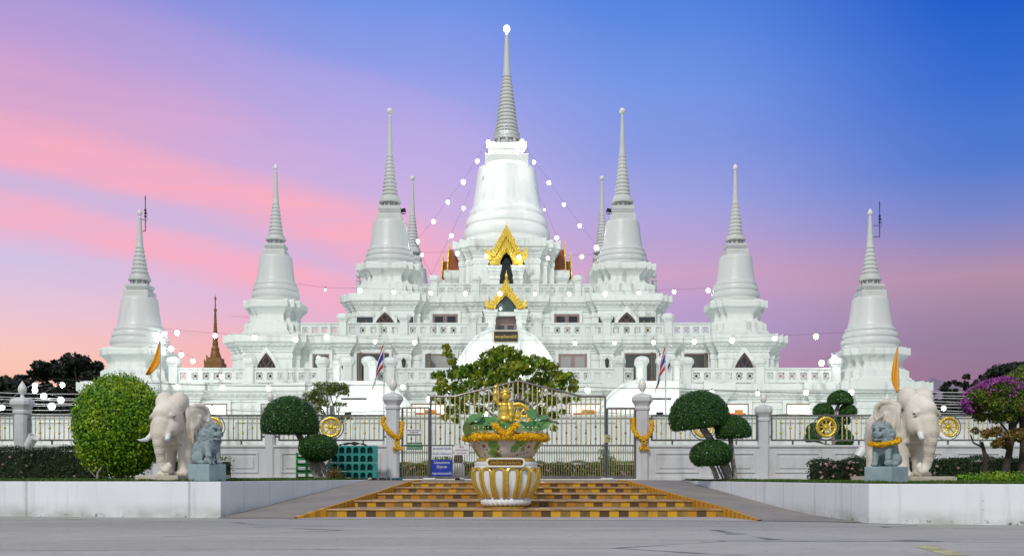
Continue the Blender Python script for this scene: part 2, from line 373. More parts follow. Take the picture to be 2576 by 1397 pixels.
# ------------------------------------------------------------------ mesh helpers
def at(px, py, Y):
    return Vector(((px-CX)*Y/F, Y, 1+(HY-py)*Y/F))
def link_mesh(name, me, parent=None, mat=None):
    o = bpy.data.objects.new(name, me); col.objects.link(o)
    if mat: me.materials.append(MATS[mat])
    if parent: o.parent = parent
    return o
class MB:
    def __init__(s): s.v = []; s.f = []; s.sm = []; s.mi = []; s.cm = 0
    def add(s, vs, fs, smooth=False, mi=0):
        b = len(s.v); s.v += [tuple(q) for q in vs]; s.f += [tuple(b+i for i in f) for f in fs]; s.sm += [smooth]*len(fs); s.mi += [mi or s.cm]*len(fs)
    def box(s, x0, x1, y0, y1, z0, z1, mi=0):
        s.add([(x0,y0,z0),(x1,y0,z0),(x1,y1,z0),(x0,y1,z0),(x0,y0,z1),(x1,y0,z1),(x1,y1,z1),(x0,y1,z1)],
              [(0,3,2,1),(4,5,6,7),(0,1,5,4),(1,2,6,5),(2,3,7,6),(3,0,4,7)], mi=mi)
    def bar(s, a, b, w, h=None):                     # box beam from a to b
        a = Vector(a); b = Vector(b); h = h or w; d = (b-a).normalized()
        up = Vector((0, 1, 0)) if abs(d.y) < .9 else Vector((0, 0, 1))
        u = d.cross(up).normalized()*w/2; w2 = d.cross(u).normalized()*h/2
        vs = [p+i*u+j*w2 for p in (a, b) for i, j in ((-1,-1),(1,-1),(1,1),(-1,1))]
        s.add(vs, [(3,2,1,0),(4,5,6,7),(0,1,5,4),(1,2,6,5),(2,3,7,6),(3,0,4,7)])
    def tube(s, pts, r, n=8, caps=True, smooth=True):
        pts = [Vector(p) for p in pts]; rs = r if isinstance(r, (list, tuple)) else [r]*len(pts)
        vs = []; prev = None
        for i, p in enumerate(pts):
            d = (pts[min(i+1, len(pts)-1)]-pts[max(i-1, 0)]).normalized()
            if prev is None:
                ref = Vector((0, 0, 1)) if abs(d.z) < .9 else Vector((1, 0, 0)); u = d.cross(ref).normalized()
            else: u = (prev-d*prev.dot(d)).normalized()
            prev = u; w = d.cross(u)
            vs += [p+(u*math.cos(2*PI*k/n)+w*math.sin(2*PI*k/n))*rs[i] for k in range(n)]
        fs = [(i*n+k, i*n+(k+1) % n, (i+1)*n+(k+1) % n, (i+1)*n+k) for i in range(len(pts)-1) for k in range(n)]
        s.add(vs, fs, smooth)
        if caps:
            b = len(s.v)-len(vs); s.f += [tuple(b+k for k in range(n))[::-1], tuple(b+(len(pts)-1)*n+k for k in range(n))]; s.sm += [False]*2; s.mi += [s.cm]*2
    def lathe(s, prof, c=(0,0,0), n=48, smooth=True, fn=None):
        vs = []
        for (r, z) in prof:
            for k in range(n):
                a = 2*PI*k/n; q = r if fn is None else fn(r, z, a)
                vs.append((c[0]+q*math.cos(a), c[1]+q*math.sin(a), c[2]+z))
        m = len(prof)
        fs = [(i*n+k, i*n+(k+1) % n, (i+1)*n+(k+1) % n, (i+1)*n+k) for i in range(m-1) for k in range(n)]
        fs += [tuple(range(n))[::-1], tuple((m-1)*n+k for k in range(n))]
        b = len(s.v); s.add(vs, fs, smooth)
    def ball(s, c, r, nu=12, nv=8, sc=(1,1,1)):
        prof = [(max(1e-4, math.sin(PI*i/nv))*r, -math.cos(PI*i/nv)*r) for i in range(nv+1)]
        vs = [(c[0]+q*math.cos(2*PI*k/nu)*sc[0], c[1]+q*math.sin(2*PI*k/nu)*sc[1], c[2]+z*sc[2]) for q, z in prof for k in range(nu)]
        s.add(vs, [(i*nu+k, i*nu+(k+1) % nu, (i+1)*nu+(k+1) % nu, (i+1)*nu+k) for i in range(nv) for k in range(nu)], True)
    def torus(s, c, R0, r, n=48, m=10, fn=None, axis='z'):
        vs = []
        for i in range(n):
            a = 2*PI*i/n
            for j in range(m):
                p = 2*PI*j/m; q = r if fn is None else fn(a, p)
                d = R0+q*math.cos(p); h = q*math.sin(p)
                if axis == 'z': vs.append((c[0]+d*math.cos(a), c[1]+d*math.sin(a), c[2]+h))
                else: vs.append((c[0]+d*math.cos(a), c[1]-h, c[2]+d*math.sin(a)))
        s.add(vs, [(i*m+j, ((i+1) % n)*m+j, ((i+1) % n)*m+(j+1) % m, i*m+(j+1) % m) for i in range(n) for j in range(m)], True)
    def ring(s, outer, inner, y0, y1, closed=True):      # plate with a hole in the XZ plane, from y0 (front) to y1
        n = len(outer); vs = []
        for (x, z) in outer: vs += [(x, y0, z), (x, y1, z)]
        for (x, z) in inner: vs += [(x, y0, z), (x, y1, z)]
        o = 2*n; fs = []
        for i in range(n if closed else n-1):
            j = (i+1) % n
            fs += [(2*i, 2*j, o+2*j, o+2*i), (2*i+1, o+2*i+1, o+2*j+1, 2*j+1), (2*i, 2*i+1, 2*j+1, 2*j), (o+2*i, o+2*j, o+2*j+1, o+2*i+1)]
        if not closed:
            e = n-1; fs += [(0, o, o+1, 1), (2*e, 2*e+1, o+2*e+1, o+2*e)]
        s.add(vs, fs)
    def prism(s, poly, y0, y1):                        # solid polygon in XZ
        n = len(poly)
        s.add([(x, y0, z) for x, z in poly]+[(x, y1, z) for x, z in poly],
              [tuple(range(n)), tuple(range(n, 2*n))[::-1]]+[(i, i+n, (i+1) % n+n, (i+1) % n) for i in range(n)])
    def sweep(s, poly, prof, c=(0,0,0), cap=True, dens=0.0, lifts=None):
        P = []; n = len(poly)
        nrm = []
        for i in range(n):
            a = poly[i]; b = poly[(i+1) % n]; L = math.hypot(b[0]-a[0], b[1]-a[1]); nrm.append(((b[1]-a[1])/L, -(b[0]-a[0])/L, L))
        for i in range(n):
            n0 = nrm[i-1]; n1 = nrm[i]; cx = n0[0]*n1[1]-n0[1]*n1[0] > 0
            v = (n0[0]+n1[0], n0[1]+n1[1])
            if abs(n0[0]-n1[0])+abs(n0[1]-n1[1]) < 1e-6: v = (n0[0], n0[1])
            P.append((poly[i], v, cx))
            if dens and n1[2] > .3:
                d = min(dens, n1[2]*.42); a = poly[i]; b = poly[(i+1) % n]
                for q in (d, n1[2]-d):
                    P.append(((a[0]+(b[0]-a[0])*q/n1[2], a[1]+(b[1]-a[1])*q/n1[2]), (n1[0], n1[1]), False))
        m = len(P); vs = []
        for k, (off, z) in enumerate(prof):
            lf = lifts.get(k, 0) if lifts else 0
            vs += [(c[0]+p[0]+v[0]*off, c[1]+p[1]+v[1]*off, c[2]+z+(lf if cx else 0)) for p, v, cx in P]
        fs = [(k*m+i, k*m+(i+1) % m, (k+1)*m+(i+1) % m, (k+1)*m+i) for k in range(len(prof)-1) for i in range(m)]
        if cap: fs.append(tuple((len(prof)-1)*m+i for i in range(m)))
        s.add(vs, fs)
    def build(s, name, mat, parent=None, bevel=0., sharp=35):
        me = bpy.data.meshes.new(name); me.from_pydata(s.v, [], s.f)
        mats = mat if isinstance(mat, (list, tuple)) else [mat]
        for q in mats: me.materials.append(MATS[q])
        me.polygons.foreach_set('use_smooth', s.sm)
        if len(mats) > 1: me.polygons.foreach_set('material_index', s.mi)
        me.update()
        if any(s.sm): me.set_sharp_from_angle(angle=R(sharp))
        o = link_mesh(name, me, parent)
        if bevel:
            b = o.modifiers.new('bevel', 'BEVEL'); b.width = bevel; b.segments = 2; b.limit_method = 'ANGLE'; b.angle_limit = R(40)
        return o
def tag(o, label=None, cat=None, group=None, kind=None):
    if label: o['label'] = label
    if cat: o['category'] = cat
    if group: o['group'] = group
    if kind: o['kind'] = kind
    return o
def thing(name, label, cat, loc=(0,0,0), rz=0., group=None):
    o = bpy.data.objects.new(name, None); col.objects.link(o); o.location = loc; o.rotation_euler = (0, 0, rz); o.empty_display_size = .2
    return tag(o, label, cat, group)
def kids(o): return [c for c in col.objects if c.parent == o]
def copy_tree(o, parent=None):
    c = o.copy(); col.objects.link(c)
    if parent: c.parent = parent
    for ch in kids(o): copy_tree(ch, c)
    return c
def text(s, size, mat, parent, loc, rz=0., extrude=.004, name='lettering', width=None, tilt=R(90), bold=0.):
    c = bpy.data.curves.new('t', 'FONT'); c.body = s; c.size = size; c.align_x = 'CENTER'; c.align_y = 'CENTER'; c.extrude = extrude; c.resolution_u = 2; c.offset = bold; c.space_line = .95
    o = bpy.data.objects.new('t', c); col.objects.link(o)
    dg = bpy.context.evaluated_depsgraph_get(); me = bpy.data.meshes.new_from_object(o.evaluated_get(dg))
    bpy.data.objects.remove(o); bpy.data.curves.remove(c)
    if width and len(me.vertices):
        xs = [v.co.x for v in me.vertices]; k = width/(max(xs)-min(xs))
        for v in me.vertices: v.co.x *= k; v.co.y *= min(k*1.05, 1.25)
    me.materials.clear(); me.materials.append(MATS[mat])
    t = bpy.data.objects.new(name, me); col.objects.link(t); t.location = loc; t.rotation_euler = (tilt, 0, rz); t.parent = parent
    return t

# ------------------------------------------------------------------ leaves (numpy)
def quads_mesh(name, V, mat, parent=None, nper=4):
    n = len(V)//nper; me = bpy.data.meshes.new(name)
    me.vertices.add(len(V)); me.vertices.foreach_set('co', np.asarray(V, np.float32).ravel())
    me.loops.add(n*nper); me.loops.foreach_set('vertex_index', np.arange(n*nper, dtype=np.int32))
    me.polygons.add(n); me.polygons.foreach_set('loop_start', np.arange(0, n*nper, nper, dtype=np.int32))
    me.update(calc_edges=True); me.validate()
    return link_mesh(name, me, parent, mat)
def unit(a): return a/np.maximum(np.linalg.norm(a, axis=-1, keepdims=True), 1e-9)
def leaf_quads(P, Nrm, size, aspect=.5, jitter=.8, droop=None):
    """one pointed quad per point, roughly facing Nrm"""
    n = len(P); nr = unit(Nrm+rng.normal(0, jitter, (n, 3)))
    d = rng.normal(0, 1, (n, 3))
    if droop is not None: d = d*.55+np.array(droop)
    u = unit(d-nr*(d*nr).sum(1, keepdims=True)); w = np.cross(nr, u)
    s = (size*rng.uniform(.6, 1.25, (n, 1)))
    V = np.empty((n, 4, 3))
    V[:, 0] = P-u*s*.5; V[:, 1] = P+w*s*aspect*.5+u*s*.02; V[:, 2] = P+u*s*.5+nr*s*.12; V[:, 3] = P-w*s*aspect*.5+u*s*.02
    return V.reshape(-1, 3)
def sphere_pts(n, c, r, zmin=-1., zmax=1., shell=(.9, 1.05), pw=None):
    z = rng.uniform(zmin, zmax, n); a = rng.uniform(0, 2*PI, n); q = np.sqrt(np.maximum(0, 1-z*z))
    d = np.stack([q*np.cos(a), q*np.sin(a), z], 1); k = rng.uniform(shell[0], shell[1], (n, 1))
    r = np.array(r); return np.array(c)+d*r*k, unit(d/r)

# ------------------------------------------------------------------ the temple
XT, YT = -.45, 88.0
DECK = {1: 6.62, 2: 10.44, 3: 14.35}
TA = {1: 23.1, 2: 16.1, 3: 8.95}; TB = {1: 2.6, 2: 2.6, 3: 2.95}; TCc = {1: 1.7, 2: 1.7, 3: 2.12}
def q_mirror(q):
    P = list(q)
    P2 = [(-x, y) for x, y in reversed(q)]; P3 = [(-x, -y) for x, y in q]; P4 = [(x, -y) for x, y in reversed(q)]
    return P, P2, P3, P4
def tier_poly(a, b, c, bumps=()):
    g = (b-c)/2; o = a+b
    q = [(o-2*g, a-c-g), (o-g, a-c-g), (o-g, a-c), (o, a-c), (o, a+c), (o-g, a+c), (o-g, a+c+g), (a+c, a+c+g), (a+c, o), (a-c, o), (a-c, o-g), (a-c-g, o-g), (a-c-g, o-2*g)]
    P, P2, P3, P4 = q_mirror(q)
    w = .46; e = .3; B = []
    for x in bumps: B += [(x-w, -(o-2*g)), (x-w, -(o-2*g)-e), (x+w, -(o-2*g)-e), (x+w, -(o-2*g))]
    Bk = [(-x, -y) for x, y in B]
    return P+Bk+P2+P3+B+P4
def block_poly(b, c):
    g = (b-c)/2
    q = [(b, c), (b-g, c), (b-g, c+g), (c, c+g), (c, b)]
    P, P2, P3, P4 = q_mirror(q); return P+P2+P3+P4
temple = thing('temple_building', 'white three-tiered temple block with balustraded terraces that carries the white stupas', 'temple', (XT, YT, 2.7))
TZ = 2.7
def tloc(v): return (v[0], v[1], v[2])
def tp(name, mb, mat, parent=temple, **k):            # part given in temple coordinates (x from axis, y from centre, absolute z)
    o = mb.build(name, mat, parent, **k)
    if parent is temple: o.location = (0, 0, -TZ)
    return o
def cornice(zb, zt, k=1.0):
    return [(0, zb), (0, zt-1.56*k), (.05, zt-1.52*k), (.05, zt-1.26*k), (0, zt-1.22*k), (0, zt-1.12*k), (.07, zt-1.08*k), (.07, zt-.98*k), (.15, zt-.9*k), (.15, zt-.84*k), (.36, zt-.60*k), (.36, zt-.54*k), (.47, zt-.46*k), (.5, zt-.43*k), (.5, zt)]
def teeth(mb, poly, zt, k=1.0, w=.34):
    n = len(poly)
    for i in range(n):
        a = poly[i]; b = poly[(i+1) % n]
        if abs(a[1]-b[1]) > 1e-6 or b[0] <= a[0]: continue      # only faces that look towards -Y
        L = b[0]-a[0]; m = max(1, int(L/w)); s = L/m
        for j in range(m):
            x = a[0]+s*j; y = a[1]
            for (x0, x1, z0, z1, y0, y1) in ((x+.03, x+s-.03, zt-.62*k, zt-.84*k, .352, .165), ):
                A = (x0, y-y0, z0); B = (x1, y-y0, z0); C = ((x0+x1)/2, y-y1, z1); D = ((x0+x1)/2, y-(y0+y1)/2-.075, (z0*.6+z1*.4))
                mb.add([A, B, C, D], [(0, 3, 1), (1, 3, 2), (2, 3, 0)])
            A = (x+.05, y-.052, zt-1.27*k); B = (x+s-.05, y-.052, zt-1.27*k); C = (x+s/2, y-.03, zt-1.51*k); D = (x+s/2, y-.09, zt-1.36*k)
            mb.add([A, B, C, D], [(0, 3, 1), (1, 3, 2), (2, 3, 0)])
zb = {1: TZ, 2: DECK[1]-.1, 3: DECK[2]-.1}
bumps = {1: (-19.2, -13.1, -6.9, 6.9, 13.1, 19.2), 2: (-11.05, -6.9, 6.9, 11.05), 3: (-2.25, 2.25)}
for i in (1, 2, 3):
    pl = tier_poly(TA[i], TB[i], TCc[i], bumps[i])
    m = MB(); m.sweep(pl, cornice(zb[i], DECK[i]), dens=.4, lifts={14: .1})
    teeth(m, pl, DECK[i]); w = tp('wall', m, 'temple_white')

# balustrades
def post_mesh(mb, x, y, z, s=1.0):
    pr = [(.27, 0), (.27, 1.08), (.31, 1.12), (.31, 1.18), (.41, 1.30), (.42, 1.46), (.36, 1.60), (.22, 1.68), (.02, 1.73)]
    vs = []
    for h, zz in pr:
        h *= s; q = h*.55 if zz > 1.25 else h*.86
        vs += [(x+a, y+b, z+zz*s) for a, b in ((h, -q), (h, q), (q, h), (-q, h), (-h, q), (-h, -q), (-q, -h), (q, -h))]
    fs = [(i*8+k, i*8+(k+1) % 8, (i+1)*8+(k+1) % 8, (i+1)*8+k) for i in range(len(pr)-1) for k in range(8)]+[tuple((len(pr)-1)*8+k for k in range(8))]
    mb.add(vs, fs)
def rail_mesh(mb, x0, x1, z, lattice=True, pitch=.66, op=.40):
    """a run of pierced balustrade along +x at y = 0, front faces -y"""
    L = x1-x0; d = .11
    if L < .3: return
    mb.box(x0, x1, -d, d, z+.10, z+.32); mb.box(x0, x1, -d, d, z+.74, z+.94); mb.box(x0, x1, -d-.06, d+.06, z+.94, z+1.03)
    n = max(1, int(round((L-.25)/pitch))); p = L/n
    k = 0
    edges = []
    for i in range(n):
        a = x0+p*i+(p-op)/2; edges += [a, a+op]
    xs = [x0]+edges+[x1]
    for i in range(0, len(xs), 2): mb.box(xs[i], xs[i+1], -d, d, z+.32, z+.74)
    for i in range(0, n, 3):                                             # raised stiles between groups of three
        if i: mb.box(x0+p*i-.09, x0+p*i+.09, -d-.03, -d, z+.14, z+.92)
    mb.box(x0, x0+.25, -d+.01, d-.01, z, z+.10); mb.box(x1-.25, x1, -d+.01, d-.01, z, z+.10)
    if L > 3: mb.box((x0+x1)/2-.1, (x0+x1)/2+.1, -d+.01, d-.01, z, z+.10)
    if lattice:
        for i in range(n):
            cx = x0+p*(i+.5); cz = z+.53; h = op/2
            mb.box(cx-.022, cx+.022, -.05, .04, cz-h, cz+h) if False else None
            for sx in (-1, 1):
                for sz in (-1, 1):
                    mb.bar((cx+sx*.01, 0, cz+sz*h*.72), (cx+sx*h*.72, 0, cz+sz*.01), .04, .08)      # diamond
                    mb.bar((cx+sx*h*.40, 0, cz+sz*h*.40), (cx+sx*h*1.02, 0, cz+sz*h*1.02), .05, .08)
            mb.box(cx-h, cx-h+.06, -.045, .045, cz-.045, cz+.045); mb.box(cx+h-.06, cx+h, -.045, .045, cz-.045, cz+.045)
            mb.box(cx-.045, cx+.045, -.045, .045, cz+h-.06, cz+h); mb.box(cx-.045, cx+.045, -.045, .045, cz-h, cz-h+.06)
POSTS = {1: (7.05, 11.25, 15.75, 20.45), 2: (2.25, 6.95, 11.15), 3: (2.25, 5.4)}
GAPS = {1: ((7.95, 10.4),), 2: ((-1.05, 1.05),), 3: ()}
for i in (1, 2, 3):
    yf = -(TA[i]+TB[i]-(TB[i]-TCc[i]))+.25; end = TA[i]-TB[i]+(TB[i]-TCc[i])*.5+.1; z = DECK[i]
    ps = sorted([-p for p in POSTS[i]]+list(POSTS[i]))
    cuts = [-end]+ps+[end]
    for a, b in zip(cuts, cuts[1:]):
        spans = [(a, b)]
        for g0, g1 in (tuple((-h, -l) for l, h in GAPS[i] if l > 0)+GAPS[i]):
            out = []
            for (s0, s1) in spans:
                if g0 >= s1 or g1 <= s0: out.append((s0, s1))
                else: out += [(s0, g0), (g1, s1)]
            spans = out
        for s0, s1 in spans:
            if s1-s0 < .8: continue
            m = MB(); rail_mesh(m, s0+(.27 if s0 in ps else 0), s1-(.27 if s1 in ps else 0), 0)
            o = tp('balustrade', m, 'temple_white'); o.location = (0, yf, z-TZ)
    for p in ps:
        m = MB(); post_mesh(m, 0, 0, 0); o = tp('balustrade_post', m, 'temple_white'); o.location = (p, yf, z-TZ)
    for sx in (-1, 1):                                                   # side terraces
        m = MB(); rail_mesh(m, -end, end, 0, lattice=False); o = tp('balustrade', m, 'temple_white'); o.location = (sx*-yf, 0, z-TZ); o.rotation_euler = (0, 0, sx*R(90))

# windows and doors -------------------------------------------------------
def rect(x0, x1, z0, z1): return [(x0, z0), (x1, z0), (x1, z1), (x0, z1)]
def win(x, y, w, z0, z1, kind='double', pane='glass_dark', wood='mauve_wood', leaf=0, lit=False):
    """leaf: which sides carry an opened casement (-1 left, 1 right, 2 both)"""
    m = MB(); m.ring(rect(x-w/2-.22, x+w/2+.22, z0-.2, z1+.22), rect(x-w/2, x+w/2, z0, z1), y-.17, y+.05)
    f = tp('window', m, 'temple_white', bevel=.015)
    m = MB(); t = .085
    m.ring(rect(x-w/2, x+w/2, z0, z1), rect(x-w/2+t, x+w/2-t, z0+t, z1-t), y-.145, y+.02)
    if kind == 'double': m.box(x-.06, x+.06, y-.14, y+.02, z0+t, z1-t)
    if kind == 'double': 
        for sx in (-1, 1):
            cx = x+sx*(w/4-.01); m.ring(rect(cx-w/4+.1, cx+w/4-.1, z0+t, z1-t), rect(cx-w/4+.15, cx+w/4-.15, z0+.3, z1-.16), y-.135, y+.015)
    tp('frame', m, wood, parent=f)
    m = MB(); m.box(x-w/2+.02, x+w/2-.02, y-.115, y-.10, z0+.02, z1-.02); tp('pane', m, pane, parent=f)  # with the grey interior tone this sheet stands in for room shade
    for sx in ((-1, 1) if leaf == 2 else ((leaf,) if leaf else ())):
        m = MB(); lw = w*.42; a = R(62)
        m.ring(rect(0, lw, z0+.03, z1-.03), rect(.1, lw-.1, z0+.9 if z1-z0 > 2.2 else z0+.12, z1-.14), -.03, .03)
        if z1-z0 > 2.2: m.ring(rect(.1, lw-.1, z0+.1, z0+.82), rect(.2, lw-.2, z0+.2, z0+.72), -.028, .028); m.box(.12, lw-.12, -.012, .012, z0+.12, z0+.8)
        o = m.build('casement', wood if wood != 'mauve_wood' else 'brown_wood', f); o.location = (x+sx*w/2, y-.17, 0); o.rotation_euler = (0, 0, -a if sx < 0 else PI+a)
        g = MB(); g.box(.1, lw-.1, -.008, .008, z0+.9 if z1-z0 > 2.2 else z0+.12, z1-.14); q = g.build('pane', 'glass_green', f); q.location = o.location; q.rotation_euler = o.rotation_euler
    return f
def curtain(i): return -(TA[i]+TB[i]-(TB[i]-TCc[i]))
def ogee(w, z0, zs, za, n=7):
    """pointed-arch outline, from bottom left over the apex to bottom right"""
    L = [(-w, z0), (-w, zs)]
    for k in range(1, n+1):
        t = k/n; L.append((-w*(1-t**1.45), zs+(za-zs)*t))
    return L+[(-x, z) for x, z in reversed(L[:-1])]
def arch_window(x, y, w, z0, zs, za):
    m = MB(); f_o = [(x+a, b) for a, b in ogee(w+.24, z0-.1, zs-.02, za+.42)]; f_i = [(x+a, b) for a, b in ogee(w, z0, zs, za)]
    m.ring(f_o, f_i, y-.22, y+.05); f = tp('arched_window', m, 'temple_white')
    m = MB(); m.ring(f_i, [(x+(a)*.93, z0+(b-z0)*.975) for a, b in ogee(w, z0, zs, za)], y-.17, y)
    def br(a, b): m.bar((x+a[0], y-.135, a[1]), (x+b[0], y-.135, b[1]), .045, .04)
    h = za-zs
    br((0, z0), (0, zs+.12*h)); br((0, zs+.12*h), (-w*.42, zs+.50*h)); br((0, zs+.12*h), (w*.42, zs+.50*h)); br((-w*.42, zs+.5*h), (0, zs+.84*h)) ; br((w*.42, zs+.5*h), (0, zs+.84*h)); br((0, zs+.84*h), (0, za))
    for s in (-1, 1): br((s*w*.42, zs+.5*h), (s*w*.5, zs+.5*h)); br((s*w*.5, z0), (s*w*.5, zs+.0*h)); br((s*w*.5, zs), (0, zs+.12*h)); br((s*w*.5, zs), (s*w*.95, zs+.06*h)); br((s*w*.5, zs), (s*w*.64, zs+.32*h))
    tp('frame', m, 'brown_wood', parent=f)
    m = MB(); m.prism([(x+a*.97, b) for a, b in ogee(w, z0, zs, za)], y-.12, y-.105); tp('pane', m, 'glass_dark', parent=f)
yc = curtain(3)
for s in (-1, 1): win(s*4.55, yc, 1.9, 11.3, 13.08)
yb = -(TA[3]+TB[3])
for s in (-1, 1):
    arch_window(s*TA[3], yb, .68, 10.6, 12.3, 13.1)
    for k in (-1, 1):
        cx = s*TA[3]+k*1.5
        m = MB(); m.ring(rect(cx-.64, cx+.64, 11.3, 12.78), rect(cx-.6, cx+.6, 11.34, 12.74), yb-.13, yb+.0); pf = tp('picture_panel', m, 'temple_white')
        m = MB(); m.box(cx-.61, cx+.61, yb-.115, yb+.01, 11.33, 12.75); tp('picture', m, 'picture_dark', parent=pf)
        m = MB()
        for j in ((0,) if s*k < 0 and s < 0 else ((-.24, .28) if s > 0 and k > 0 else (0.1,))):
            m.lathe([(.17, 11.36), (.17, 11.9), (.12, 12.0), (.10, 12.12), (.045, 12.2), (.03, 12.45), (.004, 12.62)], (cx+j, yb-.045, 0), 10) if False else m.prism([(cx+j-.16, 11.4), (cx+j+.16, 11.4), (cx+j+.16, 11.9), (cx+j+.10, 12.0), (cx+j+.10, 12.1), (cx+j+.04, 12.16), (cx+j, 12.55), (cx+j-.04, 12.16), (cx+j-.10, 12.1), (cx+j-.10, 12.0), (cx+j-.16, 11.9)], yb-.135, yb-.11)
        tp('golden_stupa_picture', m, 'gold_paint', parent=pf)
yc = curtain(2)
win(-12.6, yc, 1.15, 7.7, 9.3, kind='single', pane='glass_green', leaf=0)
win(13.0, yc, 1.6, 7.5, 9.35, kind='single', pane='interior_shade', leaf=1)
win(-9.05, yc, 2.15, 6.75, 9.36, kind='single', pane='interior_shade', leaf=2)
win(9.2, yc, 2.15, 6.75, 9.36, kind='single', pane='interior_shade', leaf=1)
win(-4.45, yc, 2.0, 7.5, 9.3, kind='single', pane='interior_pale', leaf=-1)
win(4.6, yc, 1.95, 7.5, 9.3, pane='interior_pale')
for s in (-1, 1): arch_window(s*TA[2], -(TA[2]+TB[2]), .66, 6.75, 8.2, 9.30)
yc = curtain(1)
for x, w, k in ((-17.9, 1.7, 0), (18.3, 2.0, 0), (14.3, 1.4, 1), (-14.3, 1.4, -1), (-4.7, 2.1, -1), (5.0, 2.1, 1), (-9.4, 1.6, 0), (9.6, 1.6, 0)):
    f = win(x, yc, w, 2.9, 5.42, kind='single', pane='lit_room', leaf=0)
    if abs(x) < 15:
        m = MB(); m.box(x-w*.38, x+w*.38, yc-.14, yc-.11, 3.0, 4.85); tp('red_altar_cloth', m, 'red_cloth', parent=f)
        m = MB(); m.box(x-w*.12, x+w*.25, yc-.165, yc-.145, 4.2, 5.05); tp('orange_drape', m, 'orange_cloth2', parent=f)

# gables with gilded bargeboards -------------------------------------------
def flame(mb, x, z, sx, h, w, y0, y1):
    P = [(0, 0), (.55, .02), (.95, .22), (1.0, .5), (.72, .98), (.70, .62), (.52, .50), (.50, .82), (.30, .48), (.05, .42)]
    P = [(x+sx*a*w, z+b*h) for a, b in P]
    mb.prism(P if sx > 0 else P[::-1], y0, y1)
def gable(x, y, zl, outer, inner, bands, fl, depth=.35):
    """filled gilded gable: plate between the outer and inner outlines (right half, bottom to apex), raised chevron bands, flame ends"""
    full = lambda h: [(x-a, zl+b) for a, b in h]+[(x+a, zl+b) for a, b in reversed(h[:-1])]
    m = MB(); m.ring(full(outer), full(inner), y-depth*.5, y, closed=False)
    for (o0, o1, i0, i1, dep, n) in bands:                                # each band: outer apex, outer foot, inner apex, inner foot
        for s in (-1, 1):
            P = [(x+s*o0[0], zl+o0[1]), (x+s*o1[0], zl+o1[1]), (x+s*i1[0], zl+i1[1]), (x+s*i0[0], zl+i0[1])]
            m.prism(P if s > 0 else P[::-1], y-depth*dep, y-.02)
            for k in range(n):
                t = (k+.5)/n; a = Vector((x+s*(o0[0]+(o1[0]-o0[0])*t), 0, zl+o0[1]+(o1[1]-o0[1])*t)); t2 = min(1, t+.02); b = Vector((x+s*(i0[0]+(i1[0]-i0[0])*t2), 0, zl+i0[1]+(i1[1]-i0[1])*t2))
                a.y = b.y = y-depth*dep-.015; L = (a-b).length; c = (a+b)/2; d = (a-b).normalized()
                m.tube([b+d*L*.06, c, a, a+d*.10+Vector((0, 0, .05))], [.05, .085, .06, .01], 6)
    for s in (-1, 1): flame(m, x+s*fl[0], zl+fl[1], s, fl[3], fl[2], y-depth*.9, y-.05)
    za = zl+outer[-1][1]
    m.prism([(x-.10, za-.35), (x+.10, za-.35), (x+.07, za), (x, za+.38), (x-.07, za)], y-depth*.85, y-.04)
    return tp('gilded_gable', m, 'gold_leaf')
def pillar(x, y, w, d, z0, z1):
    m = MB(); b = w/2
    P = [(x+b, y-d/2), (x+b, y+d/2), (x-b, y+d/2), (x-b, y-d/2)]
    m.sweep(P, [(.10, z0), (.10, z0+.35), (.02, z0+.45), (0, z0+.5), (0, z1-1.15), (.05, z1-1.1), (.05, z1-.95), (.02, z1-.85), (.10, z1-.5), (.14, z1-.45), (.14, z1-.3), (.20, z1-.2), (.20, z1)])
    return tp('pillar', m, 'temple_white')
# central cella of the great stupa
cb, cc_ = 3.95, 2.75; zc = 20.25
pl = block_poly(cb, cc_)
m = MB(); m.sweep(pl, [(.35, DECK[3]-.05), (.35, DECK[3]+.35), (.2, DECK[3]+.5), (.2, DECK[3]+.75), (0, DECK[3]+.95)]+[(a, b) for a, b in cornice(0, zc, 1.25)[1:]], dens=.4, lifts={18: .14})
teeth(m, pl, zc, 1.25, .42); w = tp('cella_wall', m, 'temple_white')
yp = -5.45
for s in (-1, 1): pillar(s*.93, yp+.4, .74, .74, DECK[3], 17.9)
m = MB(); m.box(-1.25, -.62, yp+.85, -cb, DECK[3], 17.64); m.box(.62, 1.25, yp+.85, -cb, DECK[3], 17.64); tp('porch_wall', m, 'temple_white')
m = MB(); m.prism([(-.62, DECK[3]+.02), (.62, DECK[3]+.02), (.62, 17.6), (.60, 18.5), (0, 19.3), (-.60, 18.5), (-.62, 17.6)], -cb-.62, -cb-.50); tp('niche_dark_panel', m, 'glass_dark')  # near-black panel standing in for the shade inside the niche
m = MB(); m.lathe([(.45, 0), (.45, .25), (.3, .35), (.22, .6), (.34, .8), (.36, 1.1), (.28, 1.5), (.20, 1.9), (.26, 2.05), (.26, 2.2), (.12, 2.38), (.10, 2.42), (.15, 2.55), (.14, 2.72), (.06, 2.85), (.01, 3.1)], (0, 0, 0), 14)
bud = m.build('niche_buddha', 'gold_paint', temple); bud.location = (0, -cb-1.25, DECK[3]+.0-TZ+.1)
m = MB()
for s in (-1, 1): m.box(s*.36-.05, s*.36+.05, -cb-1.2, -cb-1.1, DECK[3]+.75, DECK[3]+1.35)
tp('white_altar_post', m, 'sign_white')
gable(0, yp, 17.9, [(1.31, 0), (1.31, .54), (1.14, 1.04), (.75, 1.80), (.35, 2.52), (0, 3.0)], [(.49, 0), (.49, .25), (.49, .5), (.36, .66), (.18, .84), (0, 1.04)],
      [((0, 3.08), (1.28, .80), (0, 2.25), (.92, .62), 1.0, 11), ((0, 2.10), (1.22, .02), (0, 1.30), (.62, .02), .75, 8)], (1.18, .38, .56, 1.2))
m = MB()                                                                # porch roof behind the gable
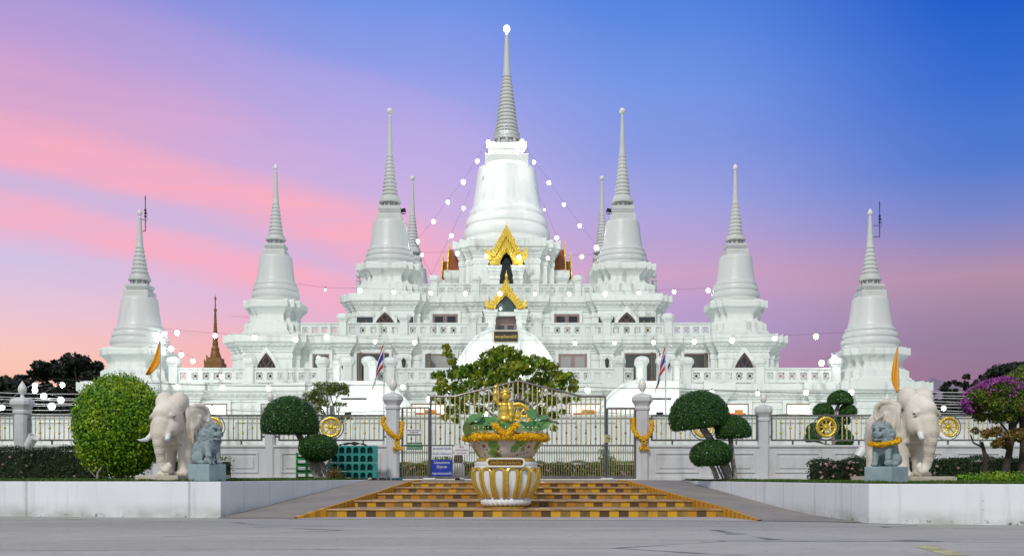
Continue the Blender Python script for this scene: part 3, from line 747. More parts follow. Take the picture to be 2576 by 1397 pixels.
m.add([(-1.5, yp+.02, 18.0), (0, yp+.02, 20.75), (1.5, yp+.02, 18.0), (-1.5, -cb+.3, 18.0), (0, -cb+.3, 20.75), (1.5, -cb+.3, 18.0)], [(0, 1, 4, 3), (1, 2, 5, 4)]); tp('porch_roof', m, 'temple_white')
for s in (-1, 1):                                                       # tiled side porches
    for (x0, x1, zr, ze, hy, bx) in ((cb-.1, 4.92, 20.35, 18.2, 2.0, 5.0), (4.9, 5.45, 19.35, 17.45, 1.65, 5.5)):
        m = MB(); m.add([(s*x0, -hy, ze), (s*x1, -hy, ze), (s*x1, 0, zr), (s*x0, 0, zr), (s*x1, hy, ze), (s*x0, hy, ze)], [(0, 1, 2, 3), (3, 2, 4, 5)]); r = tp('side_roof', m, 'orange_tiles')
        m = MB()
        m.bar((s*(x1+.03), -hy-.12, ze-.2), (s*(x1+.03), 0, zr+.25), .12, .25); m.bar((s*(x1+.03), hy+.12, ze-.2), (s*(x1+.03), 0, zr+.25), .12, .25)
        for k in range(8):
            t = (k+.5)/8; m.ball((s*(x1+.03), -hy*(1-t)-.05, ze+(zr-ze)*t+.18), .13, 6, 5, (.6, 1, 1.2))
        m.prism([(s*(x1+.03)-.05, zr), (s*(x1+.03)+.05, zr), (s*(x1+.03)+.03, zr+.6), (s*(x1+.03), zr+.95), (s*(x1+.03)-.03, zr+.6)], -.08, .08)
        tp('bargeboard', m, 'gold_leaf')
        m = MB(); m.box(s*(x1-.2) if s > 0 else -x1-.12, x1+.12 if s > 0 else -(x1-.2), -hy-.02, hy+.02, ze-.1, ze+.02) if False else None
        xa, xb = sorted((s*(x0-.05), s*(x1+.1)))
        P = [(xb, -hy+.1), (xb, hy-.1), (xa, hy-.1), (xa, -hy+.1)]
        m.sweep(P, [(.0, DECK[3]), (0, ze-1.3), (.05, ze-1.2), (.05, ze-1.0), (.2, ze-.75), (.25, ze-.6), (.25, ze-.03)]); tp('side_porch', m, 'temple_white')
        m = MB(); m.prism([(s*(x1-.06)-.05, ze), (s*(x1-.06)+.05, ze), (s*(x1-.06)+.05, ze+.1), (s*(x1-.06)-.05, ze+.1)], -1, 1) if False else m.add([(s*x1, -hy, ze), (s*x1, 0, zr), (s*x1, hy, ze)], [(0, 1, 2)]); tp('side_tympanum', m, 'temple_white')
# entrance porch of the third tier
yp = curtain(3)-1.5
for s in (-1, 1): pillar(s*1.13, yp+.35, .66, .66, DECK[2], 13.2)
m = MB(); m.box(-.80, .80, yp+.1, yp+.6, 12.75, 13.05); m.box(-1.3, 1.3, yp+.75, curtain(3)+.1, DECK[2], 13.2); tp('porch_wall', m, 'temple_white')
gable(0, yp, 13.2, [(1.44, 0), (1.40, .22), (1.15, .50), (.78, .95), (.4, 1.45), (0, 1.9)], [(.76, 0), (.74, .15), (.62, .38), (.42, .62), (.2, .84), (0, 1.02)],
      [((0, 1.98), (1.38, .05), (0, 1.20), (.86, .02), .95, 9)], (1.12, .05, .40, .85), depth=.3)
m = MB(); m.prism([(-.80, 13.06), (.80, 13.06), (.72, 13.45), (0, 14.62), (-.72, 13.45)], yp+.12, yp+.2); tp('porch_glass', m, 'glass_green')
m = MB(); m.add([(-1.4, yp+.02, 13.2), (0, yp+.02, 15.1), (1.4, yp+.02, 13.2), (-1.4, curtain(3), 13.2), (0, curtain(3), 15.1), (1.4, curtain(3), 13.2)], [(0, 1, 4, 3), (1, 2, 5, 4)]); tp('porch_roof', m, 'temple_white')
m = MB(); m.ring(rect(-.8, .8, DECK[2], 12.75), rect(-.7, .7, DECK[2]+.02, 12.3), yp+.55, yp+.68)
for s in (-1, 1): m.ring(rect(s*.35-.35, s*.35+.35, DECK[2]+.02, 12.3), rect(s*.35-.22, s*.35+.22, DECK[2]+.7, 12.1), yp+.6, yp+.66)
d = tp('entrance_door', m, 'mauve_wood'); m = MB(); m.box(-.78, .78, yp+.69, yp+.72, DECK[2]+.02, 12.7); tp('pane', m, 'glass_green', parent=d)
# flared stairs
def stair_block(name, outline, y0, y1):
    m = MB(); m.prism(outline, y0, y1); return tp(name, m, 'temple_white')
def T(px, py, Y): v = at(px, py, Y); return (v.x-XT, v.z)
Y0 = 67.6
half = [(34, 829), (56, 836), (72, 846), (88, 862), (103, 884), (118, 908), (136, 935), (152, 956), (160, 966)]
pts = [T(1271-a, b, Y0) for a, b in reversed(half)]+[T(1271+a, b, Y0) for a, b in half]
st = stair_block('flared_stair', pts[::1], Y0-YT, 71.0-YT)
m = MB(); m.tube([(x, Y0-YT-.03, z+.02) for x, z in pts[:9]], .09, 6); m.tube([(x, Y0-YT-.03, z+.02) for x, z in pts[9:]], .09, 6); tp('coping', m, 'temple_white', parent=st)
for s in (-1, 1):
    m = MB(); post_mesh(m, 0, 0, 0, .58); o = m.build('newel_post', 'temple_white', st); o.location = (s*.95, Y0-YT+.22, T(0, 829, Y0)[1])
zs = T(0, 846, Y0)[1]
sgn = MB(); sgn.box(-.80, .80, -.05, .0, -.36, .36); sg = sgn.build('name_board', 'sign_black', temple); sg.location = (.05, Y0-YT-.04, zs-TZ)
sg['label'] = 'dark board with golden Thai lettering'
text('พระธุตังคเจดีย์', .42, 'gold_paint', sg, (0, -.06, -.02), width=1.40, bold=.008)
m = MB(); m.ring(rect(-.80, .80, -.36, .36), rect(-.775, .775, -.335, .335), -.062, -.05); m.build('border', 'gold_paint', sg)
for s in (-1, 1):
    Yq = 60.3
    out = [(47, 957), (-54, 957)] + [(-54, 1130)]
    inn = [(47, 957), (66, 961), (90, 970), (112, 985), (132, 1006), (148, 1030), (165, 1062), (182, 1095), (196, 1125), (196, 1130)]
    base = 1271+s*383
    P = [T(base+s*54, 957, Yq), T(base+s*54, 1130, Yq)] + [T(base-s*a, b, Yq) for a, b in reversed(inn)]
    if s > 0: P = P[::-1]
    st = stair_block('flared_stair', P, Yq-YT, -24.9)
    m = MB(); m.tube([(x, Yq-YT-.03, z+.02) for x, z in [T(base-s*a, b, Yq) for a, b in inn[:-1]]], .09, 6)
    for k, (py, h) in enumerate(((1012, .02), (1022, .02), (1034, .02))): 
        a = T(base-40, py, Yq); b = T(base+52, py, Yq); m.box(min(a[0], b[0]), max(a[0], b[0]), Yq-YT-.05, Yq-YT, a[1]-.05, a[1]+.05)
    tp('coping', m, 'temple_white', parent=st)
    a = T(base-30, 1000, Yq); b = T(base+34, 1004, Yq)
    m = MB(); m.box(min(a[0], b[0]), max(a[0], b[0]), Yq-YT-.03, Yq-YT-.01, b[1], a[1]); tp('slot_window', m, 'glass_dark', parent=st)
    for dx, hh in ((-44, 1.0), (48, 1.0), (-28, .8), (26, .8)):
        q = T(base+dx, 957, Yq); m = MB(); post_mesh(m, 0, 0, 0, .75 if hh > .9 else 1.0); o = m.build('newel_post', 'temple_white', st); o.location = (q[0], Yq-YT+(.35 if hh > .9 else 2.2), q[1]-TZ+TZ)
# wall lanterns
for x in (-11.05, -6.9, 6.9, 11.05):
    m = MB(); y = curtain(2)-.3; z = 8.45
    m.bar((x, y, z+.42), (x, y-.28, z+.42), .04); m.lathe([(.02, .55), (.05, .50), (.15, .36), (.16, .34)], (x, y-.28, z), 8); m.lathe([(.10, -.06), (.05, -.14), (.01, -.25)][::-1], (x, y-.28, z), 8)
    for k in range(6):
        a = k*PI/3; m.bar((x+.085*math.cos(a), y-.28+.085*math.sin(a), z-.06), (x+.14*math.cos(a), y-.28+.14*math.sin(a), z+.35), .025)
    ln = tp('wall_lantern', m, 'iron_black'); m = MB(); m.lathe([(.075, -.05), (.12, .33)], (x, y-.28, z), 8); tp('lantern_glass', m, 'glass_green', parent=ln)
# small pinnacles on the third tier
for s in (-1, 1):
    m = MB(); m.lathe([(.42, 0), (.38, .12), (.3, .5), (.22, 1.4), (.19, 2.0), (.24, 2.05), (.1, 2.15), (.1, 2.25), (.22, 2.42), (.2, 2.6), (.02, 2.95)], (0, 0, 0), 12)
    o = m.build('pinnacle', 'spire_white', temple); o.location = (s*(TA[3]+2.75), -TA[3]+2.2, DECK[3]-TZ+.0)

# ------------------------------------------------------------------ stupas
def rings_profile(r0, r1, z0, z1, n):
    P = []
    for i in range(n):
        a = z0+(z1-z0)*i/n; h = (z1-z0)/n; r = r0+(r1-r0)*i/n; r2 = r0+(r1-r0)*(i+1)/n
        P += [(r*.86, a), (r*.97, a+h*.10), (r, a+h*.32), (r*.98, a+h*.52), (r2*.93, a+h*.78), (r2*.86, a+h*.94)]
    return P
def stupa(label, x, y, z, S, ball='bud', group='white stupas on the temple terraces', plinth=True):
    """S: rb bell radius bottom, rt bell shoulder, rm moulding radius, hm, hb, box2, box1, neck, disc, rings, nr, plain"""
    t = thing('stupa', label, 'stupa', (x, y, z), 0, group)
    z0 = S['plinth_h']
    if plinth:
        k = S['pk']; b, c = 2.1*k, 1.22*k; H = z0/2.5
        m = MB(); m.sweep(block_poly(b, c), [(.62*k, .02), (.62*k, .16*H), (.5*k, .2*H), (.5*k, .32*H), (.36*k, .36*H), (.36*k, .44*H), (.22*k, .52*H), (.22*k, .95*H), (.10*k, 1.05*H), (.02, 1.10*H), (-.12*k, 1.25*H), (-.15*k, 1.55*H), (-.12*k, 1.65*H), (.02, 1.85*H), (.18*k, 2.02*H), (.26*k, 2.06*H), (.30*k, 2.12*H), (.30*k, 2.42*H), (.27*k, 2.5*H)], dens=.35*k, lifts={17: .10*k, 18: .10*k})
        m.build('plinth', 'temple_white', t)
    rb, rt, rm = S['rb'], S['rt'], S['rm']; hm, hb = S['hm'], S['hb']
    d = rm-rb
    P = [(rm+.04, 0), (rm+.05, hm*.10), (rm-d*.18, hm*.16), (rm-d*.2, hm*.22), (rm-d*.08, hm*.27), (rm-d*.02, hm*.36), (rm-d*.12, hm*.46), (rm-d*.42, hm*.50), (rm-d*.44, hm*.54), (rm-d*.32, hm*.58), (rm-d*.30, hm*.67), (rm-d*.42, hm*.75), (rm-d*.70, hm*.78), (rm-d*.70, hm*.81), (rm-d*.62, hm*.85), (rm-d*.68, hm*.92), (rb+.05*rb, hm*.95), (rb, hm)]
    n = 12
    for i in range(1, n+1):
        q = i/n; r = rb+(rt-rb)*(q**.8); P.append((r, hm+hb*.86*q))
    for i in range(1, 9):
        a = PI/2*i/8; P.append((rt*.70+(rt*.30)*math.cos(a), hm+hb*.86+hb*.14*math.sin(a)))
    P.append((rt*.3, hm+hb*1.005))
    m = MB(); m.lathe(P, (0, 0, z0), 72); m.build('bell', 'bell_white_dim' if plinth else 'great_bell_white_lit', t, sharp=28)
    zz = z0+hm+hb*.86; h2, h1 = S['box2'], S['box1']
    m = MB(); sq = lambda q: [(q, -q), (q, q), (-q, q), (-q, -q)]
    q2, q1 = S['q2'], S['q1']
    m.sweep(sq(q2), [(0, 0), (0, h2+hb*.14-.08), (-.06, h2+hb*.14)], (0, 0, zz), cap=True)
    zz += h2+hb*.14
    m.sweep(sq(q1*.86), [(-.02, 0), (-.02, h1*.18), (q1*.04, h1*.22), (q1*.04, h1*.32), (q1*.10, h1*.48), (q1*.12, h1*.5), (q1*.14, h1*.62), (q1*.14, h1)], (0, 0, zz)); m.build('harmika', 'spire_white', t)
    zz += h1; hn = S['neck']; rn = S['rn']; m = MB()
    m.lathe([(rn*.86, 0), (rn*.86, hn)], (0, 0, zz), 24)
    for k in range(10):
        a = 2*PI*(k+.5)/10; m.tube([(rn*.97*math.cos(a), rn*.97*math.sin(a), zz), (rn*.97*math.cos(a), rn*.97*math.sin(a), zz+hn)], rn*.10, 8, caps=False)
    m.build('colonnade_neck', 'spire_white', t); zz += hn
    rd = S['rd']; hd = S['disc']; hr = S['rings']; r0, r1 = S['r0'], S['r1']; hp = S['plain']
    P = [(rn*.8, 0), (rd*.98, .02), (rd*1.0, hd*.28), (rd*.94, hd*.36), (rd*.90, hd*.40), (r0*1.12, hd*.86), (r0*1.02, hd*.94)]
    P += [(r, hd+a) for r, a in rings_profile(r0, r1, 0, hr, S['nr'])]
    P += [(r1*.86, hd+hr), (r1*1.02, hd+hr+.03), (r1*1.02, hd+hr+.07), (r1*.9, hd+hr+.1)]
    rt2 = S['tip']
    P += [(r1*.9+(rt2-r1*.9)*q**.8, hd+hr+.1+(hp-.1)*q) for q in (.15, .3, .45, .6, .75, .88)] + [(rt2*1.04, hd+hr+hp*.97), (rt2*1.12, hd+hr+hp)]
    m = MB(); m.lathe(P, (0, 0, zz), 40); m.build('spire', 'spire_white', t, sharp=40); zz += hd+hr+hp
    rf = S['rf']; m = MB()
    if ball == 'bud': P = [(rf*.55, 0), (rf*.30, rf*.5), (rf*.34, rf*.75), (rf*.62, rf*.95), (rf*.95, rf*1.45), (rf, rf*1.9), (rf*.82, rf*2.5), (rf*.45, rf*3.1), (rf*.10, rf*3.5), (.002, rf*3.7)]
    else: P = [(rf*.45, 0), (rf*.25, rf*.4), (rf*.30, rf*.7), (rf*.55, rf*.85), (rf*.9, rf*1.25), (rf, rf*1.75), (rf*.9, rf*2.25), (rf*.55, rf*2.65), (.004, rf*2.8)]
    m.lathe(P, (0, 0, zz), 24)
    m.build('finial' if ball != 'lamp' else 'crown_lamp', 'finial_white' if ball != 'lamp' else 'crown_lamp', t)
    return t, zz
S3 = dict(plinth_h=2.58, pk=1.0, rb=1.57, rt=1.30, rm=1.97, hm=1.50, hb=2.18, box2=.42, box1=.56, q2=.92, q1=.84, neck=.34, rn=.60, rd=.85, disc=.62, rings=2.92, r0=.62, r1=.265, nr=10, plain=3.17, tip=.11, rf=.235)
S2 = dict(plinth_h=2.54, pk=.82, rb=1.34, rt=1.14, rm=1.68, hm=1.56, hb=1.86, box2=.36, box1=.36, q2=.76, q1=.70, neck=.29, rn=.52, rd=.71, disc=.42, rings=2.12, r0=.52, r1=.24, nr=8, plain=2.30, tip=.10, rf=.165)
S1 = dict(plinth_h=2.20, pk=.86, rb=1.38, rt=1.12, rm=1.80, hm=1.54, hb=1.92, box2=.36, box1=.36, q2=.78, q1=.70, neck=.28, rn=.54, rd=.70, disc=.46, rings=1.60, r0=.53, r1=.255, nr=6, plain=1.95, tip=.105, rf=.165)
S0 = dict(plinth_h=0.0, pk=1.0, rb=3.0, rt=2.52, rm=3.75, hm=3.45, hb=3.75, box2=.62, box1=.95, q2=1.82, q1=1.68, neck=.62, rn=1.15, rd=1.16, disc=.70, rings=4.75, r0=1.02, r1=.385, nr=15, plain=3.65, tip=.155, rf=.30)
for s, side in ((-1, 'left'), (1, 'right')):
    stupa(f'short white stupa with lightning rod at the outer {side} end of the temple', XT+s*TA[1], YT-TA[1], DECK[1], S1)
    stupa(f'white stupa with bud finial on the middle terrace, second from the {side}', XT+s*TA[2], YT-TA[2], DECK[2], S2)
    stupa(f'tall white stupa with ball finial just {side} of the great central stupa', XT+s*TA[3], YT-TA[3], DECK[3], S3, 'ball')
    stupa(f'rear white stupa half hidden behind the tall {side} one, only its spire showing', XT+s*TA[3], YT+TA[3], DECK[3], S3, 'ball')
great, ztop = stupa('great central white stupa with glossy bell and glowing lamp at its tip', XT, YT, zc, S0, 'lamp', plinth=False)
great['category'] = 'stupa'
# lightning rods
for s in (-1, 1):
    Yr = YT-TA[1]; px = 365.5 if s < 0 else 2212; top = 492 if s < 0 else 506; z1 = at(px, top, Yr).z; zb_ = at(px, 582 if s < 0 else 596, Yr).z
    xx = at(px, 0, Yr).x; t = thing('lightning_rod', f'thin dark lightning rod bracketed beside the tip of the outer {"left" if s < 0 else "right"} stupa', 'lightning rod', (xx, Yr, zb_))
    m = MB(); m.tube([(0, 0, 0), (0, 0, z1-zb_)], .028, 6); m.tube([(-.05, 0, z1-zb_-.18), (0, 0, z1-zb_-.25), (.05, 0, z1-zb_-.18)], .015, 5); m.build('mast', 'iron_black', t)
    m = MB(); dz = at(0, 552, Yr).z-zb_ if s < 0 else at(0, 567, Yr).z-zb_; xs = XT+s*TA[1]-xx
    m.tube([(0, 0, .02), (xs*.7, 0, .02)], .022, 6); m.tube([(0, 0, dz), (xs*.7, 0, dz)], .022, 6); m.build('bracket', 'iron_black', t)
    m = MB()
    for k in range(3): m.lathe([(.03, 0), (.075, .04), (.075, .12), (.03, .16)], (0, 0, dz+.12+k*.2), 8)
    m.tube([(0, 0, dz+.6), (.12, 0, dz+.35), (.12, 0, dz), (-.02, 0, dz-.2)], .012, 5); m.build('insulator', 'iron_black', t)

# terrace wall below the temple
m = MB()
m.box(-36, 36, 0, 30, -3.0, 1.05)
terr = thing('terrace_wall', 'long white panelled base wall in front of the temple, seen through the fence', 'wall', (XT, 54, 3.0)); tw = m.build('wall_body', 'temple_white', terr)
m = MB(); m.box(-36.1, 36.1, -.12, .3, 1.05, 1.2); m.box(-36, 36, -.12, 0, -.75, -.55); m.box(-36, 36, -.35, 0, -1.25, -1.05); m.box(-36, 36, -.5, 0, -3, -1.25); m.build('coping', 'temple_white', terr, bevel=.02)
m = MB()
for k in range(-17, 17):
    x = k*2.05; m.ring(rect(x+.2, x+1.85, -.40, .85), rect(x+.27, x+1.78, -.33, .78), -.06, 0)
m.build('panel_moulding', 'temple_white', terr)

def terrace_flood(label, x, y, z, aim, power, size=60):
    t = thing('floodlight', label, 'floodlight', (x, y, z)); d = Vector(aim)-Vector((x, y, z)); q = d.to_track_quat('-Z', 'Y')
    m = MB(); m.box(-.16, .16, -.12, .12, -.02, .10); m.box(-.19, .19, -.15, .15, -.05, -.02); h = m.build('housing', 'iron_black', t, bevel=.01); h.location = (0, 0, .28); h.rotation_mode = 'QUATERNION'; h.rotation_quaternion = q
    m = MB(); m.box(-.15, .15, -.11, .11, -.062, -.052); g = m.build('lens', 'bulb_dim', t); g.location = h.location; g.rotation_mode = 'QUATERNION'; g.rotation_quaternion = q
    m = MB(); m.box(-.12, .12, -.1, .1, 0, .03); m.tube([(-.18, 0, .0), (-.18, 0, .28)], .02, 6); m.tube([(.18, 0, .0), (.18, 0, .28)], .02, 6); m.build('bracket', 'iron_black', t)
    l = bpy.data.lights.new('flood_beam', 'SPOT'); l.energy = power; l.spot_size = R(size); l.spot_blend = .8; l.shadow_soft_size = .15; l.color = (.96, 1., .97)
    o = bpy.data.objects.new('flood_beam', l); col.objects.link(o); o.parent = t; o.location = Vector((0, 0, .28))+d.normalized()*.1; o.rotation_mode = 'QUATERNION'; o.rotation_quaternion = q
for s_, sd in ((-1, 'left'), (1, 'right')):
    terrace_flood(f'floodlight clamped high on the tall {sd} stupa, shining on the great bell', XT+s_*7.93, YT-8.7, 21.2, (XT+s_*1.2, YT, 25.2), 620)
    terrace_flood(f'small floodlight on the lower terrace at the {sd} foot of the central flared stair', XT+s_*2.9, 64.4, DECK[1]+.02, (XT+s_*.9, 67.6, 8.6), 420, 110)
    terrace_flood(f'small floodlight before the {sd} outer flared stair', XT+s_*8.6, 56.6, 4.07, (XT+s_*8.6, 60.3, 5.2), 420, 110)
# ------------------------------------------------------------------ ground, road, planters, steps
def sheet(name, pts, z, mat, kind='structure'):
    me = bpy.data.meshes.new(name); me.from_pydata([(x, y, z) for x, y in pts], [], [tuple(range(len(pts)))]); me.update()
    o = link_mesh(name, me, None, mat); o['kind'] = kind; return o
road = sheet('road', [(-600, -60), (600, -60), (600, 900), (-600, 900)], 0, 'asphalt')
m = MB(); m.box(-70, 70, 34.0, 150, .2, .83); o = m.build('courtyard_ground', 'court_paving'); o['kind'] = 'structure'
sheet('pavement', [(-5.2, 23.7), (5.6, 22.6), (5.15, 24.86), (-4.5, 24.86)], .006, 'apron_concrete')
ZL, ZR = .862, .83
LP = [(-34, 29.05), (-6.9, 24.3), (-4.9, 34.0), (-4.9, 36.3), (-34, 36.3)]
RP = [(7.55, 21.7), (34, 12.4), (34, 36.3), (5.63, 36.3), (5.63, 34.0)]
def planter(name, poly, zt, label):
    m = MB(); n = len(poly); m.add([(x, y, -.05) for x, y in poly]+[(x, y, zt) for x, y in poly], [tuple(range(n, 2*n))]+[(i, (i+1) % n, (i+1) % n+n, i+n) for i in range(n)])
    o = m.build(name, 'planter_white', None, bevel=.012); tag(o, label, 'wall'); return o
planter('planter_wall', LP, ZL, 'low white planter wall left of the steps, carrying the left elephant')
planter('planter_wall', RP, ZR, 'low white planter wall right of the steps, carrying the right elephant')
sheet('lawn', [(-33.8, 29.22), (-7.0, 24.52), (-5.1, 34.0), (-5.1, 36.2), (-33.8, 36.2)], ZL+.012, 'lawn')
sheet('lawn', [(7.66, 21.92), (33.8, 12.75), (33.8, 36.2), (5.85, 36.2), (5.85, 34.0)], ZR+.012, 'lawn')
SY = [24.8, 26.6, 28.6, 30.3, 31.8]; SH = [.2, .36, .51, .66, .80]; SLx = [-4.465, -4.09, -3.77, -3.46, -3.15]; SRx = [5.1, 4.68, 4.32, 3.99, 3.62]
m = MB(); mt = MB()
for k in range(5):
    zb_ = 0 if k == 0 else SH[k-1]; ye = 34.0
    y0, y1 = SY[k], (SY[k+1] if k < 4 else ye); xa, xb = SLx[k]-.02, SRx[k]+.02
    m.add([(xa, y0, zb_), (xb, y0, zb_), (xb, y0, SH[k]-.045), (xa, y0, SH[k]-.045)], [(0, 1, 2, 3)])
    xa2, xb2 = (SLx[k+1] if k < 4 else -3.0)-.0, (SRx[k+1] if k < 4 else 3.5)
    mt.box(xa, xb, y0-.035, y1+.0, SH[k]-.045, SH[k])
steps = thing('steps', 'five wide steps with yellow and brown checkered risers below the gate', 'steps', (0, 0, 0))
m.build('riser', 'stair_checker', steps); mt.build('tread', 'tread_tile', steps, bevel=.012)
m = MB(); m.box(-4.9, 5.63, 33.9, 36.9, .3, .845); m.build('landing', 'ramp_concrete', steps)
def ramp(side, label):
    ins = [((-5.03, 24.1) if side < 0 else (5.43, 22.7))+(0.0,)]
    ins += [((SLx if side < 0 else SRx)[k], SY[k], SH[k]) for k in range(5)]+[((-3.0 if side < 0 else 3.5), 34.0, .838)]
    if side < 0: outs = [(-6.94, 24.15, 0.0), (-6.82, 24.8, .05), (-6.43, 26.6, .195), (-6.02, 28.6, .37), (-5.67, 30.3, .515), (-5.36, 31.8, .645), (-4.9, 34.0, .838)]
    else: outs = [(7.50, 22.0, 0.0), (7.1, 24.6, .07), (6.80, 26.6, .215), (6.48, 28.6, .385), (6.21, 30.3, .53), (5.98, 31.8, .655), (5.63, 34.0, .838)]
    m = MB(); n = len(ins)
    vs = []
    for a, b in zip(ins, outs): vs += [a, b]
    e = .01
    m.add([(x, y, z+e) for x, y, z in vs], [(2*i, 2*i+1, 2*i+3, 2*i+2) if side > 0 else (2*i, 2*i+2, 2*i+3, 2*i+1) for i in range(n-1)])
    t = thing('ramp', label, 'ramp', (0, 0, 0)); m.build('slope', 'ramp_concrete', t)
    m = MB(); w = .10*side
    for i in range(n-1):
        a, b = ins[i], ins[i+1]
        m.add([(a[0], a[1], -.02), (b[0], b[1], -.02), (b[0], b[1], b[2]+.03), (a[0], a[1], a[2]+.03), (a[0]+w, a[1], a[2]+.03), (b[0]+w, b[1], b[2]+.03), (b[0]+w, b[1], b[2]-.1), (a[0]+w, a[1], a[2]-.1)], [(0, 1, 2, 3), (3, 2, 5, 4), (4, 5, 6, 7)])
    m.build('striped_kerb', 'cheek_stripes', t)
ramp(-1, 'concrete ramp left of the checkered steps with yellow striped kerb'); ramp(1, 'concrete ramp right of the checkered steps with yellow striped kerb')
# worn yellow road paint at the lower right
me = MB(); a = at(2330, 1374, 1); 
def gp(px, py): Y = F/(py-HY); return ((px-CX)*Y/F, Y)
P = [gp(2302, 1373), gp(2345, 1371), gp(2440, 1396), gp(2380, 1396)]
o = sheet('road_marking', P, .004, 'yellow_paint')

# ------------------------------------------------------------------ fence and gate
FY = 37.0; MP = FY/F
def fx(px): return (px-CX)*MP
def lotus_finial(mb, x, y, z, s=1.0):
    mb.lathe([(.08*s, 0), (.06*s, .04*s), (.05*s, .08*s), (.09*s, .12*s), (.135*s, .20*s), (.15*s, .28*s), (.135*s, .37*s), (.09*s, .46*s), (.04*s, .54*s), (.004, .60*s)], (x, y, z), 20)
def gate_pillar(parent, x, w, zt, name='pillar', fs=1.0):
    m = MB(); h = w/2; c = h*.62
    P = [(h, -c), (h, c), (c, h), (-c, h), (-h, c), (-h, -c), (-c, -h), (c, -h)]
    def ring_at(sc, z): return [(x+a*sc, y*sc, z) for a, y in P]
    pr = [(1, .83), (1, zt-.62), (1.16, zt-.58), (1.16, zt-.50), (1.05, zt-.46), (1.25, zt-.36), (1.48, zt-.28), (1.52, zt-.26), (1.52, zt-.15), (1.30, zt-.06), (.8, zt-.02), (.5, zt)]
    vs = []
    for sc, z in pr: vs += ring_at(sc, z)
    m.add(vs, [(i*8+k, i*8+(k+1) % 8, (i+1)*8+(k+1) % 8, (i+1)*8+k) for i in range(len(pr)-1) for k in range(8)]+[tuple((len(pr)-1)*8+k for k in range(8))])
    o = m.build(name, 'fence_white', parent, bevel=.012)
    m = MB(); lotus_finial(m, x, 0, zt, fs); m.build('lotus_finial', 'finial_white', o); return o
def wheel(parent, x, z, r, name='dharma_wheel'):
    m = MB(); y = -.08
    m.torus((x, y, z), r*.86, r*.14, 48, 8, axis='y'); m.torus((x, y, z), r*.84, r*.06, 60, 6, axis='y', fn=lambda a, p: r*(.20+.03*math.sin(24*a))) if False else None
    for k in range(28):
        a = 2*PI*k/28; m.ball((x+r*.86*math.cos(a), y-r*.12, z+r*.86*math.sin(a)), r*.06, 6, 5)
    m.torus((x, y, z), r*.66, r*.035, 40, 6, axis='y'); m.torus((x, y, z), r*.24, r*.05, 24, 6, axis='y'); m.ball((x, y, z), r*.21, 14, 8, (1, .55, 1))
    for k in range(8):
        a = 2*PI*(k+.0)/8+PI/8*0; c, s = math.cos(a), math.sin(a)
        m.tube([(x+c*r*.22, y, z+s*r*.22), (x+c*r*.42, y, z+s*r*.42), (x+c*r*.50, y, z+s*r*.50), (x+c*r*.72, y, z+s*r*.72)], [r*.05, r*.06, r*.085, r*.05], 6)
    for k in range(16):
        a = 2*PI*(k+.5)/16; m.ball((x+r*.30*math.cos(a), y, z+r*.30*math.sin(a)), r*.06, 6, 4)
    w = m.build(name, 'gold_wheel', parent)
    m = MB(); m.torus((x, y+.03, z), r*1.17, r*.05, 48, 6, axis='y'); 
    for k in range(4):
        a = PI/4+k*PI/2; m.tube([(x+r*1.0*math.cos(a), y+.02, z+r*1.0*math.sin(a)), (x+r*1.17*math.cos(a), y+.03, z+r*1.17*math.sin(a))], r*.035, 5)
    m.build('steel_ring', 'steel_dark', w); return w
ZT, ZB = 3.20, 2.25
def rail_panel(parent, p0, p1, wheel_px=None):
    x0, x1 = fx(p0), fx(p1); m = MB()
    m.box(x0, x1, -.035, .035, ZT-.07, ZT); m.box(x0, x1, -.03, .03, ZB, ZB+.06)
    for x in (x0+.03, x1-.03): m.box(x-.03, x+.03, -.03, .03, ZB+.06, ZT-.07)
    for q in (.2, .5, .8): m.box(x0+(x1-x0)*q-.03, x0+(x1-x0)*q+.03, -.025, .025, ZB-.13, ZB)
    for zz in (ZB+.12, ZT-.2): m.box(x0-.11, x0, -.03, .03, zz, zz+.07); m.box(x1, x1+.11, -.03, .03, zz, zz+.07)
    n = max(1, int(round((x1-x0-.1)/.168))); s = (x1-x0-.06)/n; balls = MB(); bars = m; m.cm = 1; wx = fx(wheel_px) if wheel_px else None
    for i in range(1, n):
        x = x0+.03+s*i
        if wx is not None and abs(x-wx) < .46: continue
        bars.tube([(x, 0, ZB+.06), (x, 0, ZT-.07)], .020, 8, caps=False)
        zs_ = ((.5,), (), (.31, .69), ())[i % 4]
        for q in zs_: balls.ball((x, 0, ZB+(ZT-ZB)*q), .046, 10, 7)
    bars.cm = 2; bars.add(balls.v, balls.f, True); fr = bars.build('railing_panel', ['steel_dark', 'steel_bar', 'gold_paint'], parent)
    if wx is not None: wheel(parent, wx, (ZT+ZB)/2+.02, .385)
def fence(label, bays, pillars, x0, x1):
    t = thing('fence', label, 'fence', (0, FY, 0))
    m = MB(); m.box(x0, x1, -.12, .12, .6, 2.02); m.box(x0, x1, -.17, .17, 2.02, 2.10); m.box(x0, x1, -.15, .15, .6, .98)
    lw = m.build('low_wall', 'fence_white', t, bevel=.01)
    for (a, b, w) in bays:
        m = MB()
        xa, xb = fx(a), fx(b); mid = (xa+xb)/2
        for u0, u1 in ((xa+.12, mid-.22), (mid+.22, xb-.12)):
            m.ring(rect(u0, u1, 1.10, 1.84), rect(u0+.07, u1-.07, 1.17, 1.77), -.155, -.12); m.box(u0+.16, u1-.16, -.15, -.12, 1.26, 1.68)
        rail_panel(t, a, b, w); m.build('wall_panel', 'fence_white', lw, bevel=.012)
    for px, w, zt, fs in pillars: gate_pillar(t, fx(px), w, zt, fs=fs)
    return t
